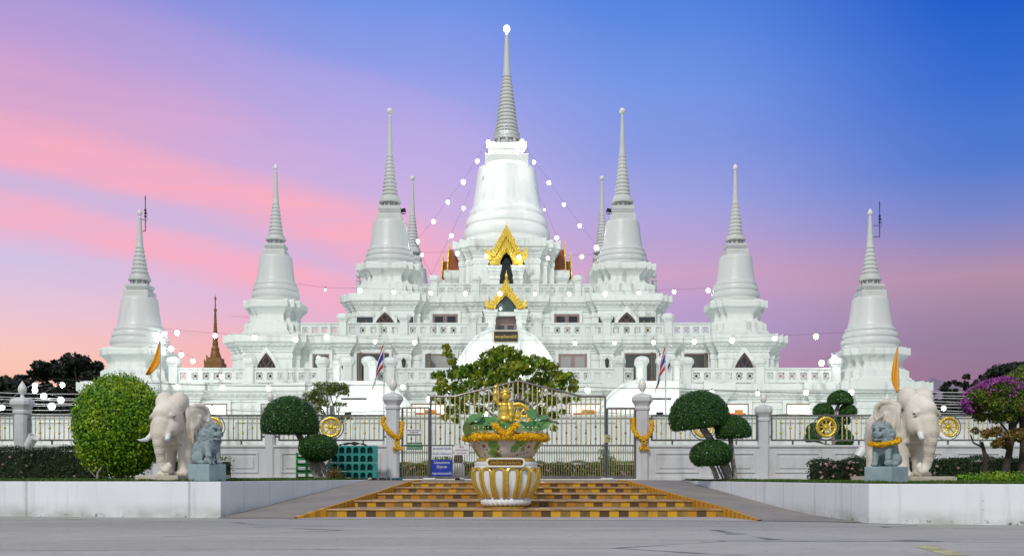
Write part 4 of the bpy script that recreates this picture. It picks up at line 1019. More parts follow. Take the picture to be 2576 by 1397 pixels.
fence('white low-walled fence with steel bars and golden wheels left of the gate', [(-535, -268, -400), (-225, 38, -92), (75, 355, 215), (396, 660, 535), (700, 967, 833)], [(-245, .40, 3.95, .7), (56, .47, 3.82, 1.0), (375, .36, 3.6, .75), (680, .36, 3.60, .78), (988, .46, 3.98, 1.0)], fx(-540), fx(988))
fence('white low-walled fence with steel bars and golden wheels right of the gate', [(1637, 1905, 1768), (1938, 2215, 2076), (2247, 2520, 2383), (2552, 2800, 2676)], [(1615, .46, 3.95, 1.0), (1920, .38, 3.55, .78), (2231, .36, 3.52, .75), (2536, .36, 3.5, .75)], fx(1615), fx(2800))
gate = thing('gate', 'tall stainless steel gate with peaked top and golden wheel above the steps', 'gate', (0, FY, 0))
def gz(py): return 1+(HY-py)*MP
def gate_leaf(name, p0, p1, tops, zmid, wheel_c=None):
    """tops: list of (px, py) of the top rail from left to right"""
    x0, x1 = fx(p0), fx(p1); zb_ = .90
    T_ = [(fx(a), gz(b)) for a, b in tops]
    m = MB(); r = .038
    m.tube([(x, 0, z) for x, z in T_], r, 8); m.tube([(x0, 0, zb_), (x0, 0, T_[0][1])], r, 8); m.tube([(x1, 0, zb_), (x1, 0, T_[-1][1])], r, 8)
    m.box(x0, x1, -.03, .03, zb_, zb_+.10); m.box(x0, x1, -.025, .025, zmid-.03, zmid+.03)
    n = int(round((x1-x0)/.174)); s = (x1-x0)/n; b = m; m.cm = 1; g = MB()
    def top(x):
        for (a, za), (c, zc_) in zip(T_, T_[1:]):
            if a <= x <= c: return za+(zc_-za)*(x-a)/(c-a)
        return T_[-1][1]
    for i in range(2*n):
        x = x0+s*i/2
        if i == 0: continue
        b.tube([(x, 0, zb_+.1), (x, 0, zmid)], .016, 6, caps=False)
        if i % 2 == 0:
            if wheel_c and math.hypot(x-wheel_c[0], 0) < wheel_c[2]*1.15:
                h = math.sqrt(max(0, (wheel_c[2]*1.15)**2-(x-wheel_c[0])**2)); segs = [(zmid, wheel_c[1]-h), (wheel_c[1]+h, top(x))]
            else: segs = [(zmid, top(x))]
            for z0, z1 in segs:
                if z1 > z0: b.tube([(x, 0, z0), (x, 0, z1)], .024, 8, caps=False)
            j = (i//2) % 4
            for q in ((.5,), (), (.27, .73), ())[j]:
                z = zmid+(2.95-zmid)*q*1.05
                if not (wheel_c and abs(x-wheel_c[0]) < wheel_c[2]*1.15): g.ball((x, 0, z), .042, 8, 6)
    b.cm = 2; b.add(g.v, g.f, True); return b.build(name, ['steel_dark', 'steel_bar', 'gold_dark'], gate)
zmid = gz(1119)
gate_leaf('side_leaf', 1012, 1079, [(1012, 1024), (1079, 1024)], zmid)
wc = (fx(1301.5), gz(1046), .52)
gate_leaf('main_leaf', 1083, 1522, [(1083, 996), (1142, 996), (1303, 957), (1462, 996), (1522, 996)], zmid, wc)
gate_leaf('side_leaf', 1527, 1596, [(1527, 1026), (1596, 1026)], zmid)
wheel(gate, *wc[:2], wc[2]*.98)
m = MB(); m.box(fx(1519), fx(1534), -.10, -.03, gz(1112), gz(1092)); m.tube([(fx(1526), -.1, gz(1098)), (fx(1526), -.16, gz(1100)), (fx(1538), -.16, gz(1103))], .02, 6); m.build('latch', 'steel_bar', gate)
m = MB(); m.box(fx(1010), fx(1600), -.25, .25, .845, .885); m.build('threshold', 'finial_white', gate, bevel=.01)
m = MB()
for px in (1081, 1524): m.box(fx(px)-.22, fx(px)+.22, -.34, -.22, .846, .92)
m.build('floor_stop', 'steel_white', gate, bevel=.02)
# boards on the gate
def board(label, x0, y0, x1, y1, mat, lines, ink, name='sign_board', sizes=None, extra=None):
    w = (x1-x0)*MP; h = (y1-y0)*MP; cx = fx((x0+x1)/2); cz = gz((y0+y1)/2)
    t = thing(name, label, 'sign', (cx, FY-.06, cz)); m = MB(); m.box(-w/2, w/2, -.012, .012, -h/2, h/2); m.build('panel', mat, t, bevel=.004)
    n = len(lines)
    for i, l in enumerate(lines):
        if isinstance(l, tuple): s, wd, z, kk = l
        else: s, wd, z, kk = l, .9, .5-(i+.5)/n, 1.0
        text(s, h/n*.62*kk, ink, t, (0, -.016, z*h), width=wd*w, extrude=.002, bold=.001)
    if extra: extra(t, w, h)
    return t
def band(t, w, h): m = MB(); m.box(-w*.46, w*.46, -.017, -.0125, -h*.40, -h*.22); m.build('black_strip', 'ink_black', t)
board('small white notice with black strip above the green sign', 1023, 1078, 1061, 1095.5, 'sign_white', [('กรุณาถอดรองเท้าก่อนเข้า', .92, .30, .8), ('พระธุตังคเจดีย์', .55, .02, .8)], 'ink_black', extra=band)
board('small green sign with two lines of white lettering', 1022.6, 1111.7, 1061.4, 1129.3, 'sign_green', ['ปิดประตูด้วยทุกครั้ง', 'ป้องกันสุนัขเข้าสถานที่'], 'sign_white')
board('wide white sign with blue handwritten lettering above the blue sign', 1086, 1121, 1138, 1146.5, 'sign_white', ['สุภาพสตรี ที่นุ่งสั้น', 'ห้ามขึ้น ไหว้พระธาตุ'], 'ink_blue')
board('white sign with dark red lettering left of the flower pot', 1143, 1118, 1179, 1143, 'sign_white', [('ห้าม', .30, .30, 1.3), ('นำอาหารและเครื่องดื่ม', .88, -.02, .9), ('เข้ามาในเขตเจดีย์', .66, -.30, .9)], 'ink_red')
board('large blue sign with white lettering at the gate foot', 1085.5, 1154.6, 1137.5, 1196, 'sign_blue', [('โปรดแต่งกาย', .76, .31, 1.), ('ให้สุภาพ', .50, .05, 1.), ('กรุณาถอดรองเท้า', .94, -.34, 1.)], 'sign_white')
# stone lantern-like ornament behind the gate
t = thing('stump_ornament', 'small brown wicker-like knob on a white post behind the blue sign', 'ornament', (fx(1148), FY+1.2, .83))
m = MB(); m.lathe([(.22, 0), (.24, .1), (.22, .55), (.17, .64)], (0, 0, 0), 16); m.build('white_post', 'sign_white', t)
m = MB(); m.lathe([(.15, .64), (.18, .72), (.17, .86), (.12, .98), (.04, 1.04)], (0, 0, 0), 16, fn=lambda r, z, a: r*(1+.1*math.sin(7*a+z*30))); m.build('brown_knob', 'brown_fur', t)

# ------------------------------------------------------------------ marigold garlands
def flowers_on(name, path, r, parent=None, per=None, mat='petal_marigold', dens=380):
    P = []; N_ = []
    path = [Vector(p) for p in path]
    for a, b in zip(path, path[1:]):
        L = (b-a).length; d = (b-a).normalized(); ref = Vector((0, 0, 1)) if abs(d.z) < .9 else Vector((1, 0, 0)); u = d.cross(ref).normalized(); w = d.cross(u)
        for _ in range(max(3, int(L*dens/r*.12))):
            q = random.random(); an = random.uniform(0, 2*PI); k = random.uniform(.75, 1.08)*(1+.12*math.cos(2*PI*q*L/(r*.9)))
            n = u*math.cos(an)+w*math.sin(an); P.append(a+(b-a)*q+n*r*k); N_.append(n)
    P = np.array([tuple(p) for p in P]); N_ = np.array([tuple(p) for p in N_])
    V = leaf_quads(P, N_, r*.75, .8, .5)
    return quads_mesh(name, V, mat, parent)
def garland(label, path, r, loc=(0, 0, 0), extra=None):
    t = thing('garland', label, 'garland', loc)
    m = MB(); m.tube(path, r*.8, 8); m.build('core', 'petal_marigold', t); flowers_on('blossoms', path, r, t)
    if extra: extra(t)
    return t
def pillar_garland(label, px, side):
    x = fx(px); y = -.30
    if side < 0: path = [(-.33, -.05, 3.12), (-.34, -.12, 2.86), (-.22, -.27, 2.68), (-.02, -.30, 2.50), (.16, -.27, 2.36), (.25, -.24, 2.34), (.31, -.20, 2.50), (.33, -.12, 2.72), (.33, -.02, 2.95)]; kx = .20
    else: path = [(-.33, -.02, 3.08), (-.35, -.12, 2.72), (-.26, -.26, 2.48), (-.08, -.31, 2.33), (.04, -.31, 2.30), (.16, -.30, 2.42), (.28, -.24, 2.56), (.35, -.12, 2.78), (.33, -.02, 3.0)]; kx = .02
    def extra(t):
        flowers_on('tassel', [(kx, -.30, 2.28), (kx+.01, -.31, 2.05)], .085, t); flowers_on('tassel_tuft', [(kx-.17, -.31, 1.97), (kx+.19, -.31, 1.97)], .065, t)
    garland(label, path, .075, (x, FY, 0), extra)
pillar_garland('yellow marigold garland tied round the left gate pillar', 988, -1)
pillar_garland('yellow marigold garland tied round the right gate pillar', 1615, 1)

# ------------------------------------------------------------------ great flower pot on the steps
PY = 25.75; PX = -.155; ZP = .2
pot = thing('flower_pot', 'huge lotus-petal pedestal pot with painted bowl standing on the lowest step', 'flower pot', (PX, PY, ZP))
m = MB(); m.lathe([(.50, 0), (.50, .035), (.47, .055), (.30, .06)], (0, 0, 0), 48); m.build('gold_foot', 'gold_paint', pot)
m = MB(); m.torus((0, 0, .155), .53, .098, 160, 12, fn=lambda a, p: .098*(1+.13*math.cos(30*a+p*2.0))); m.lathe([(.5, .06), (.5, .25)], (0, 0, 0), 40); m.build('rope_ring', 'pot_white', pot)
BP = [(.50, .22), (.58, .25), (.66, .36), (.745, .52), (.795, .68), (.815, .82), (.82, .92), (.80, 1.00), (.78, 1.04), (.79, 1.07), (.79, 1.12), (.74, 1.15), (.60, 1.155)]
def rprof(z):
    for (r0, z0), (r1, z1) in zip(BP, BP[1:]):
        if z0 <= z <= z1: return r0+(r1-r0)*(z-z0)/max(1e-6, z1-z0)
    return BP[-1][0]
NPET = 16
def petal(r, z, a):
    if z < .24 or z > 1.0: return r
    k = abs(((a*NPET/(2*PI)+.5) % 1)-.5)*2; return r+.035*(1-k**2)*math.sin(PI*min(1, (z-.22)/.74))
P2 = []
for (r0, z0), (r1, z1) in zip(BP, BP[1:]):
    for q in (0, .5): P2.append((r0+(r1-r0)*q, z0+(z1-z0)*q))
P2.append(BP[-1]); m = MB(); m.lathe(P2, (0, 0, 0), 160, fn=petal); body = m.build('pedestal_body', 'pot_white', pot)
m = MB()
for k in range(NPET):
    a0 = 2*PI*(k+.5)/NPET-PI/2; hw = PI/NPET*.76; path = []
    for q in range(9): z = .27+.62*q/8; path.append((a0-hw*(.86+.14*min(1, q/5)), z))
    for q in range(1, 8): an = PI*q/8; path.append((a0-hw*math.cos(an), .89+.095*math.sin(an)))
    for q in range(8, -1, -1): z = .27+.62*q/8; path.append((a0+hw*(.86+.14*min(1, q/5)), z))
    m.tube([((rprof(z)+.025)*math.cos(a), (rprof(z)+.025)*math.sin(a), z) for a, z in path], .042, 7)
    a1 = a0+PI/NPET; m.tube([((rprof(z)+.012)*math.cos(a1), (rprof(z)+.012)*math.sin(a1), z) for z in (.27, .4, .55, .7, .84, .93)], [.03, .035, .04, .04, .035, .01], 6)
m.build('petal_rim', 'gold_paint', body)
m = MB(); m.torus((0, 0, 1.19), .665, .052, 160, 10, fn=lambda a, p: .052*(1+.22*math.cos(44*a+p*2))); m.lathe([(.62, 1.14), (.62, 1.25)], (0, 0, 0), 40); m.build('gold_cord', 'gold_paint', pot)
m = MB(); m.lathe([(.55, 1.22), (.66, 1.235), (.74, 1.34), (.83, 1.48), (.905, 1.64), (.95, 1.76), (.96, 1.82), (.985, 1.84), (.985, 1.875), (.92, 1.885), (.88, 1.80), (.80, 1.70), (.3, 1.68)], (0, 0, 0), 96); m.build('painted_bowl', 'bowl_ceramic', pot)
m = MB(); m.torus((0, 0, 1.885), .93, .012, 96, 6)
for k in range(40):
    a = 2*PI*k/40; m.tube([(.93*math.cos(a), .93*math.sin(a), 1.885), (.93*math.cos(a), .93*math.sin(a), 1.96)], .006, 5); m.ball((.93*math.cos(a), .93*math.sin(a), 1.97), .022, 8, 6)
m.build('steel_rail', 'steel_bar', pot)
# plaque
w_, h_ = .47, .115
def rrect(w, h, r, n=5):
    o = []
    for cx, cz, a0 in ((w-r, h-r, 0), (-w+r, h-r, 90), (-w+r, -h+r, 180), (w-r, -h+r, 270)):
        o += [(cx+r*math.cos(R(a0+90*i/n)), cz+r*math.sin(R(a0+90*i/n))) for i in range(n+1)]
    return o
m = MB(); m.ring(rrect(w_+.0, h_+.0, .09), rrect(w_-.035, h_-.035, .06), -.04, .04); pq = m.build('plaque', 'pot_white', pot, bevel=.008); pq.location = (.0, -.84, 1.12)
m = MB(); m.prism(rrect(w_-.03, h_-.03, .06), -.02, .02); m.build('plaque_face', 'sign_maroon', pq)
m = MB(); m.ring(rrect(w_-.035, h_-.035, .06), rrect(w_-.05, h_-.05, .055), -.03, -.018); m.build('gold_edge', 'gold_paint', pq)
text('สิทธัตถะราชกุมาร', .135, 'gold_leaf', pq, (0, -.03, -.005), width=.74, bold=-.001)
gpath = [(1.005*math.cos(2*PI*k/48), 1.005*math.sin(2*PI*k/48), 1.745) for k in range(49)]
def bow(t):
    for sgn in (-1, 1):
        pth = [(sgn*-.05, -1.06, 1.72), (sgn*.06, -1.10, 1.82), (sgn*.17, -1.08, 1.94), (sgn*.25, -1.05, 2.02), (sgn*.31, -1.02, 2.0)]
        m = MB(); m.tube(pth, .055, 8); o = m.build('bow_tail', 'petal_marigold', t); flowers_on('blossoms', pth, .075, o)
garland('thick yellow marigold garland round the rim of the painted bowl', gpath, .085, (PX, PY, ZP), bow)

# lotus leaves in the bowl
lot = thing('lotus_plant', 'cluster of round green lotus leaves growing in the painted bowl', 'lotus plant', (PX, PY, ZP+1.68))
def lotus_leaf(px, py, rad, tx, ty, old=False, dy=-.3, fold=.25):
    p = at(px, py, PY+dy); c = Vector((p.x-PX, dy, p.z-ZP-1.68)); n = 22; vs = [(0, 0, -.03)]; ring_n = 4
    ph = random.uniform(0, 6)
    for i in range(1, ring_n+1):
        for k in range(n):
            a = 2*PI*k/n; q = rad*i/ring_n*(1+.05*math.sin(3*a+ph)); z = .12*rad*(i/ring_n)**2*(1+math.sin(2*a+ph)*1.2)+fold*rad*(i/ring_n)**2*math.cos(2*a)*.5+.03*math.sin(5*a+ph)*(i/ring_n)
            vs.append((q*math.cos(a), q*math.sin(a), z))
    fs = [(0, 1+k, 1+(k+1) % n) for k in range(n)]+[(1+i*n+k, 1+(i+1)*n+k, 1+(i+1)*n+(k+1) % n, 1+i*n+(k+1) % n) for i in range(ring_n-1) for k in range(n)]
    M_ = Matrix.Rotation(ty, 3, 'Y') @ Matrix.Rotation(tx, 3, 'X')
    m = MB(); m.add([c+M_ @ Vector(v) for v in vs], fs, True)
    o = m.build('leaf', 'leaf_lotus_old' if old else 'leaf_lotus', lot)
    m = MB(); b = Vector((c.x*.55, c.y*.3+.0, 0)); m.tube([b, (b+c)/2+Vector((0, 0, .12)), c], .012, 5); m.build('stem', 'leaf_lotus', o)
R_ = lambda d: R(d)
for a in ((1195, 1052, .24, R(25), R(-25)), (1228, 1061, .28, R(30), R(-10)), (1188, 1082, .26, R(65), R(20), True, -.5), (1205, 1086, .2, R(70), R(-30), False, -.5), (1222, 1085, .22, R(60), R(10), True, -.45), (1258, 1072, .26, R(35), R(5), False, -.35), (1290, 1080, .22, R(60), R(15), False, -.2), (1318, 1078, .22, R(62), R(0), False, -.25), (1340, 1076, .22, R(60), R(10), False, -.3), (1300, 1085, .24, R(70), R(-10), False, -.4), (1352, 1046, .30, R(20), R(18), False, 0), (1378, 1056, .30, R(12), R(24), True, .1), (1365, 1066, .18, R(40), R(20), False, -.3), (1335, 1088, .2, R(70), R(0), False, -.5), (1260, 1085, .22, R(68), R(12), False, -.5), (1240, 1095, .2, R(70), R(-10), True, -.55), (1275, 1095, .18, R(70), R(10), False, -.5)):
    lotus_leaf(*a)

# ------------------------------------------------------------------ shoe racks, shoes, floodlights, flags
def shoe_rack():
    Yk = 35.6; mp = Yk/F; t = thing('shoe_rack', 'teal plastic shoe rack of stacked rows with arched holes by the fence', 'shoe rack', ((885-CX)*mp, Yk, .83))
    m = MB(); W = 1.66; th = .295
    def cell(cx, z, y0, depth, w, h, aw):
        o = []; i = []
        n = 8; zs_ = z+.05+.10
        o = [(cx+w/2, z), (cx+w/2, z+h*.5)] + [(cx+w/2-w*k/n, z+h) for k in range(n+1)] + [(cx-w/2, z+h*.5), (cx-w/2, z)]
        i = [(cx+aw/2, z+.025), (cx+aw/2, zs_)] + [(cx+aw/2*math.cos(PI*k/n), zs_+.095*math.sin(PI*k/n)) for k in range(n+1)] + [(cx-aw/2, zs_), (cx-aw/2, z+.025)]
        m.ring(o, i, y0, y0+depth)
        m.prism(rect(cx-aw/2-.005, cx+aw/2+.005, z+.02, z+h-.02), y0+depth-.012, y0+depth)
    parts = []
    for row in range(4):
        n = 6; x0 = -.70 if row < 2 else -.70
        m = MB()
        for k in range(n): cell(-.70+.245*k+.10, row*th+.04, 0, .32, .245, th-.012, .185)
        m.box(.745, .855, .002, .318, row*th+.04, row*th+.04+th-.014)
        if row in (0, 1): m.box(-.86, -.724, .002, .318, row*th+.04, row*th+.04+th-.014)
        m.build('rack_tier', 'teal_plastic', t)
    m = MB(); m.box(-.80, .80, .02, .3, 0, .045); m.build('base', 'iron_black', t)
    sh = thing('tarpaulin', 'rumpled black tarpaulin lying on top of the teal shoe rack', 'tarpaulin', ((886-CX)*mp, Yk, .83+4*th+.035))
    m = MB(); n = 26; vs = []
    for i in range(n):
        for j in range(8):
            u = i/(n-1)*2-1; v = j/7*2-1; h = .10*max(0, 1-abs(u)**2.2)*(1-abs(v)**2*.7)+.02*math.sin(u*9+v*4)+.012*math.sin(v*11+u*3)+.015
            vs.append((u*.47, .16+v*.17, max(.0, h)))
    m.add(vs, [(i*8+j, (i+1)*8+j, (i+1)*8+j+1, i*8+j+1) for i in range(n-1) for j in range(7)], True); m.build('cloth', 'black_cloth', sh)
    for (cx, row, mt, lab) in ((-.09, 2, 'shoe_pale', 'pale shoe'), (.40, 2, 'finial_white', 'white box')):
        pass
    return t
shoe_rack()
Yg = 35.75; mp = Yg/F
t = thing('crate_rack', 'bright green plastic crate rack standing behind the left topiary trunk', 'rack', ((772-CX)*mp, Yg, ZL+.01))
for k in range(4):
    m = MB(); z = k*.235; w = .36
    for j in range(2): m.ring(rect(-w+j*w, -w+(j+1)*w, z, z+.232), rect(-w+j*w+.03, -w+(j+1)*w-.03, z+.03, z+.205), -.14, .14); m.box(-w+j*w+.02, -w+(j+1)*w-.02, .10, .13, z+.02, z+.10)
    m.build('crate', 'green_plastic', t, bevel=.006)
def shoe(px, py, mat, label, rz=0, Y=35.0):
    p = at(px, py, Y); t = thing('shoe', label, 'shoe', (p.x, Y, .845), rz)
    m = MB(); m.box(-.12, .12, -.045, .045, 0, .025); m.build('sole', 'shoe_dark', t, bevel=.012)
    m = MB(); m.tube([(-.11, 0, .05), (-.05, 0, .055), (.03, 0, .05), (.115, 0, .035)], [.036, .04, .042, .028], 8); m.tube([(.02, -.045, .02), (.02, -.02, .085), (.02, .02, .085), (.02, .045, .02)], .016, 6); m.build('upper', mat, t)
G_ = [(878, 'shoe_pale', 'pale sandal nearest the ramp edge under the rack', .3), (895, 'shoe_dark', 'dark sandal left of the pale-soled pair by the rack', 1.2), (916, 'shoe_dark', 'black shoe at the right end of the rack base', .4), (930, 'shoe_pale', 'grey shoe among black shoes by the rack', 2.3), (941, 'shoe_dark', 'black shoe just past the rack corner', 1.0), (962, 'shoe_dark', 'black sandal lying left of the gate pillar foot', .3), (977, 'shoe_dark', 'black sandal close to the gate pillar foot', 1.5), (993, 'shoe_teal', 'teal shoe at the foot of the left gate pillar', .2), (1004, 'shoe_teal', 'teal shoe touching the gate edge beside the pillar', .7), (1160, 'shoe_pale', 'white slipper lying on the landing below the blue sign', .1), (1150, 'shoe_dark', 'dark slipper beside the white one below the blue sign', 2.2)]
for px, mt, lb, rz in G_: shoe(px, 1206, mt, lb, rz)
def floodlight(px, py, label, rz, tilt):
    p = at(px, py, 36.3); t = thing('floodlight', label, 'floodlight', (p.x, 36.3, p.z-.2), rz)
    m = MB(); m.lathe([(.10, -.22), (.155, -.20), (.165, -.05), (.17, .16), (.19, .17), (.19, .22), (.16, .22), (.15, .18)], (0, 0, 0), 28); o = m.build('housing', 'steel_white', t); o.location = (0, 0, .24); o.rotation_euler = (R(tilt), R(38), 0)
    m = MB(); m.tube([(-.18, 0, .12), (-.26, -.02, .04), (-.34, -.02, .06), (-.38, -.02, -.02), (-.3, 0, -.12)], .014, 6); m.tube([(0, .05, .2), (.02, .08, 0), (.02, .1, -.25)], .03, 6); m.build('cable', 'wire_black', t)
floodlight(78, 1112, 'white barrel floodlight on the wall by the left hedge', 0, 15); floodlight(2165, 1140, 'white barrel floodlight behind the right lion and hedge', 0, -10)

def cloth(name, pts, mat, parent, thick=.006):
    nu = len(pts); nv = len(pts[0]); m = MB(); m.add([p for r in pts for p in r], [(i*nv+j, (i+1)*nv+j, (i+1)*nv+j+1, i*nv+j+1) for i in range(nu-1) for j in range(nv-1)], True)
    o = m.build(name, mat, parent, sharp=180); s = o.modifiers.new('thick', 'SOLIDIFY'); s.thickness = thick; return o
def thai_flag(px, ytop, Y, label, ph, wid):
    top = at(px, ytop, Y); t = thing('flagpole', label, 'flag', (top.x, Y, .85)); H = top.z-.85
    m = MB(); m.tube([(0, 0, 0), (0, 0, H)], [.035, .022], 8); m.ball((0, 0, H+.03), .04, 8, 6); m.build('pole', 'pole_grey', t)
    cuts = [0, 1/6, 2/6, 4/6, 5/6, 1]; mats = ['flag_red', 'flag_white', 'flag_blue', 'flag_white', 'flag_red']
    def P(u, v):
        h = 1.05*(1-.35*u); x = -.03-wid*math.sin(min(1, u)*1.55)*(.55+.45*v)-.03*math.sin(7*v+ph)*u
        y = .10*math.sin(9*u+3*v+ph)*u+.08*math.sin(14*v+ph)*u
        z = H-.06-v*h-1.38*u**1.15
        return (x, y, z)
    fl = None
    for k in range(5):
        pts = [[P(i/18, cuts[k]+(cuts[k+1]-cuts[k])*j/4) for j in range(5)] for i in range(19)]
        o = cloth('flag_stripe', pts, mats[k], t)
thai_flag(965.5, 860, 45, 'red, white and blue striped flag hanging left of the gate', .4, .46); thai_flag(1674, 866, 45, 'red, white and blue striped flag hanging right of the gate', 2.1, .40)
def orange_flag(px, ytop, Y, label, pts_px):
    top = at(px, ytop, Y); t = thing('flagpole', label, 'flag', (top.x, Y, .85)); H = top.z-.85
    m = MB(); m.tube([(0, 0, 0), (0, 0, H)], .018, 8); m.build('pole', 'pole_grey', t)
    rows = []
    for k, (l, r, y) in enumerate(pts_px):
        a = at(l, y, Y); b = at(r, y, Y)
        rows.append([(a.x-top.x+(b.x-a.x)*j/8, .07*math.sin(j*1.3+k*.6)*(1-j/8)-.02*0, a.z-.85) for j in range(9)])
    cloth('pennant', rows, 'orange_cloth', t)
orange_flag(403, 852, 33, 'plain orange pennant flying over the round bush', [(401, 403, 856), (396, 403, 868), (391, 403, 882), (386, 402.5, 895), (381, 402, 908), (376, 398, 920), (371, 388, 931), (367, 377, 942)])
orange_flag(2258, 869, 33, 'plain orange pennant hanging limp above the right elephant', [(2256, 2258, 873), (2252, 2259, 890), (2248, 2260, 908), (2245, 2261, 925), (2243, 2261, 940), (2242, 2262, 955), (2245, 2262, 970), (2250, 2261, 980), (2256, 2260, 987)])
# ------------------------------------------------------------------ sculpted statues: smooth unions of round shapes, meshed with surface nets
class Blob:
    def __init__(s): s.ops = []
    def ell(s, c, r, k=.08, rot=None, neg=False): s.ops.append(('e', np.array(c, float), np.array(r, float), k, None if rot is None else np.array(Matrix(rot).transposed() if False else rot), neg)); return s
    def cap(s, a, b, ra, rb, k=.06, neg=False): s.ops.append(('c', np.array(a, float), np.array(b, float), ra, rb, k, neg)); return s
    def chain(s, pts, rs, k=.05):
        for i in range(len(pts)-1): s.cap(pts[i], pts[i+1], rs[i], rs[i+1], k)
        return s
    def box(s, c, h, r=.02, k=.02): s.ops.append(('b', np.array(c, float), np.array(h, float), r, k)); return s
    def f(s, P):
        D = np.full(P.shape[:-1], 9.0, np.float32)
        for o in s.ops:
            neg = False
            if o[0] == 'e':
                q = P-o[1]
                if o[4] is not None: q = q @ o[4]
                k0 = np.sqrt(((q/o[2])**2).sum(-1))+1e-6; k1 = np.sqrt(((q/(o[2]**2))**2).sum(-1))+1e-6
                d = k0*(k0-1)/k1; k = o[3]; neg = o[5]
            elif o[0] == 'c':
                pa = P-o[1]; ba = o[2]-o[1]; h = np.clip((pa @ ba)/max(1e-9, ba @ ba), 0, 1)
                d = np.sqrt(((pa-h[..., None]*ba)**2).sum(-1))-(o[3]+(o[4]-o[3])*h); k = o[5]; neg = o[6]
            else:
                q = np.abs(P-o[1])-o[2]; d = np.sqrt((np.maximum(q, 0)**2).sum(-1))+np.minimum(q.max(-1), 0)-o[3]; k = o[4]
            if neg:
                h = np.clip(.5-.5*(D+d)/k, 0, 1); D = D+( -d-D)*h+k*h*(1-h)
            else:
                h = np.clip(.5+.5*(d-D)/k, 0, 1); D = d*(1-h)+D*h-k*h*(1-h)
            D = D.astype(np.float32)
        return D
def surface_nets(blob, lo, hi, h, post=None):
    ax = [np.arange(lo[i], hi[i]+h, h, dtype=np.float32) for i in range(3)]
    G = np.stack(np.meshgrid(*ax, indexing='ij'), -1); V = blob.f(G)
    if post is not None: V = V+post(G)
    n = np.array(V.shape)-1
    acc = np.zeros((*n, 3), np.float32); cnt = np.zeros(tuple(n), np.float32)
    C = [(i, j, k) for i in (0, 1) for j in (0, 1) for k in (0, 1)]
    sl = lambda c: V[c[0]:c[0]+n[0], c[1]:c[1]+n[1], c[2]:c[2]+n[2]]
    for a in C:
        for d in range(3):
            if a[d]: continue
            b = list(a); b[d] = 1; va, vb = sl(a), sl(tuple(b)); x = (va < 0) != (vb < 0)
            t = np.where(x, va/np.where(va-vb == 0, 1, va-vb), 0)
            for e in range(3): acc[..., e] += np.where(x, a[e]+(t if e == d else 0), 0)
            cnt += x
    act = cnt > 0; idx = -np.ones(tuple(n), np.int64); idx[act] = np.arange(act.sum())
    cell = np.argwhere(act); pts = (cell+acc[act]/cnt[act][:, None])*h+np.array(lo)
    F_ = []
    S = V < 0
    for d in range(3):
        e1, e2 = (d+1) % 3, (d+2) % 3
        s0 = [slice(1, -1)]*3; s0[d] = slice(0, -1); s1 = list(s0); s1[d] = slice(1, None)
        A = S[tuple(s0)]; B = S[tuple(s1)]; x = np.argwhere(A != B)
        if not len(x): continue
        off = np.ones(3, int); off[d] = 0; base = x+off
        inside = A[tuple(x.T)]
        q = []
        for (u, v) in ((0, 0), (1, 0), (1, 1), (0, 1)):
            c = base.copy(); c[:, e1] -= u; c[:, e2] -= v; q.append(idx[tuple(c.T)])
        q = np.stack(q, 1); q[~inside] = q[~inside][:, ::-1]; F_.append(q)
    F_ = np.concatenate(F_); F_ = F_[(F_ >= 0).all(1)]
    return pts, F_
def net_object(name, blob, lo, hi, h, mat, parent, post=None, smooth=1):
    P, Q = surface_nets(blob, lo, hi, h, post)
    me = bpy.data.meshes.new(name); me.from_pydata(P.tolist(), [], Q.tolist()); me.polygons.foreach_set('use_smooth', [True]*len(Q)); me.update()
    o = link_mesh(name, me, parent, mat)
    if smooth: s = o.modifiers.new('smooth', 'SMOOTH'); s.iterations = smooth; s.factor = .5
    return o
def rotm(axis, deg): return np.array(Matrix.Rotation(R(deg), 3, axis))

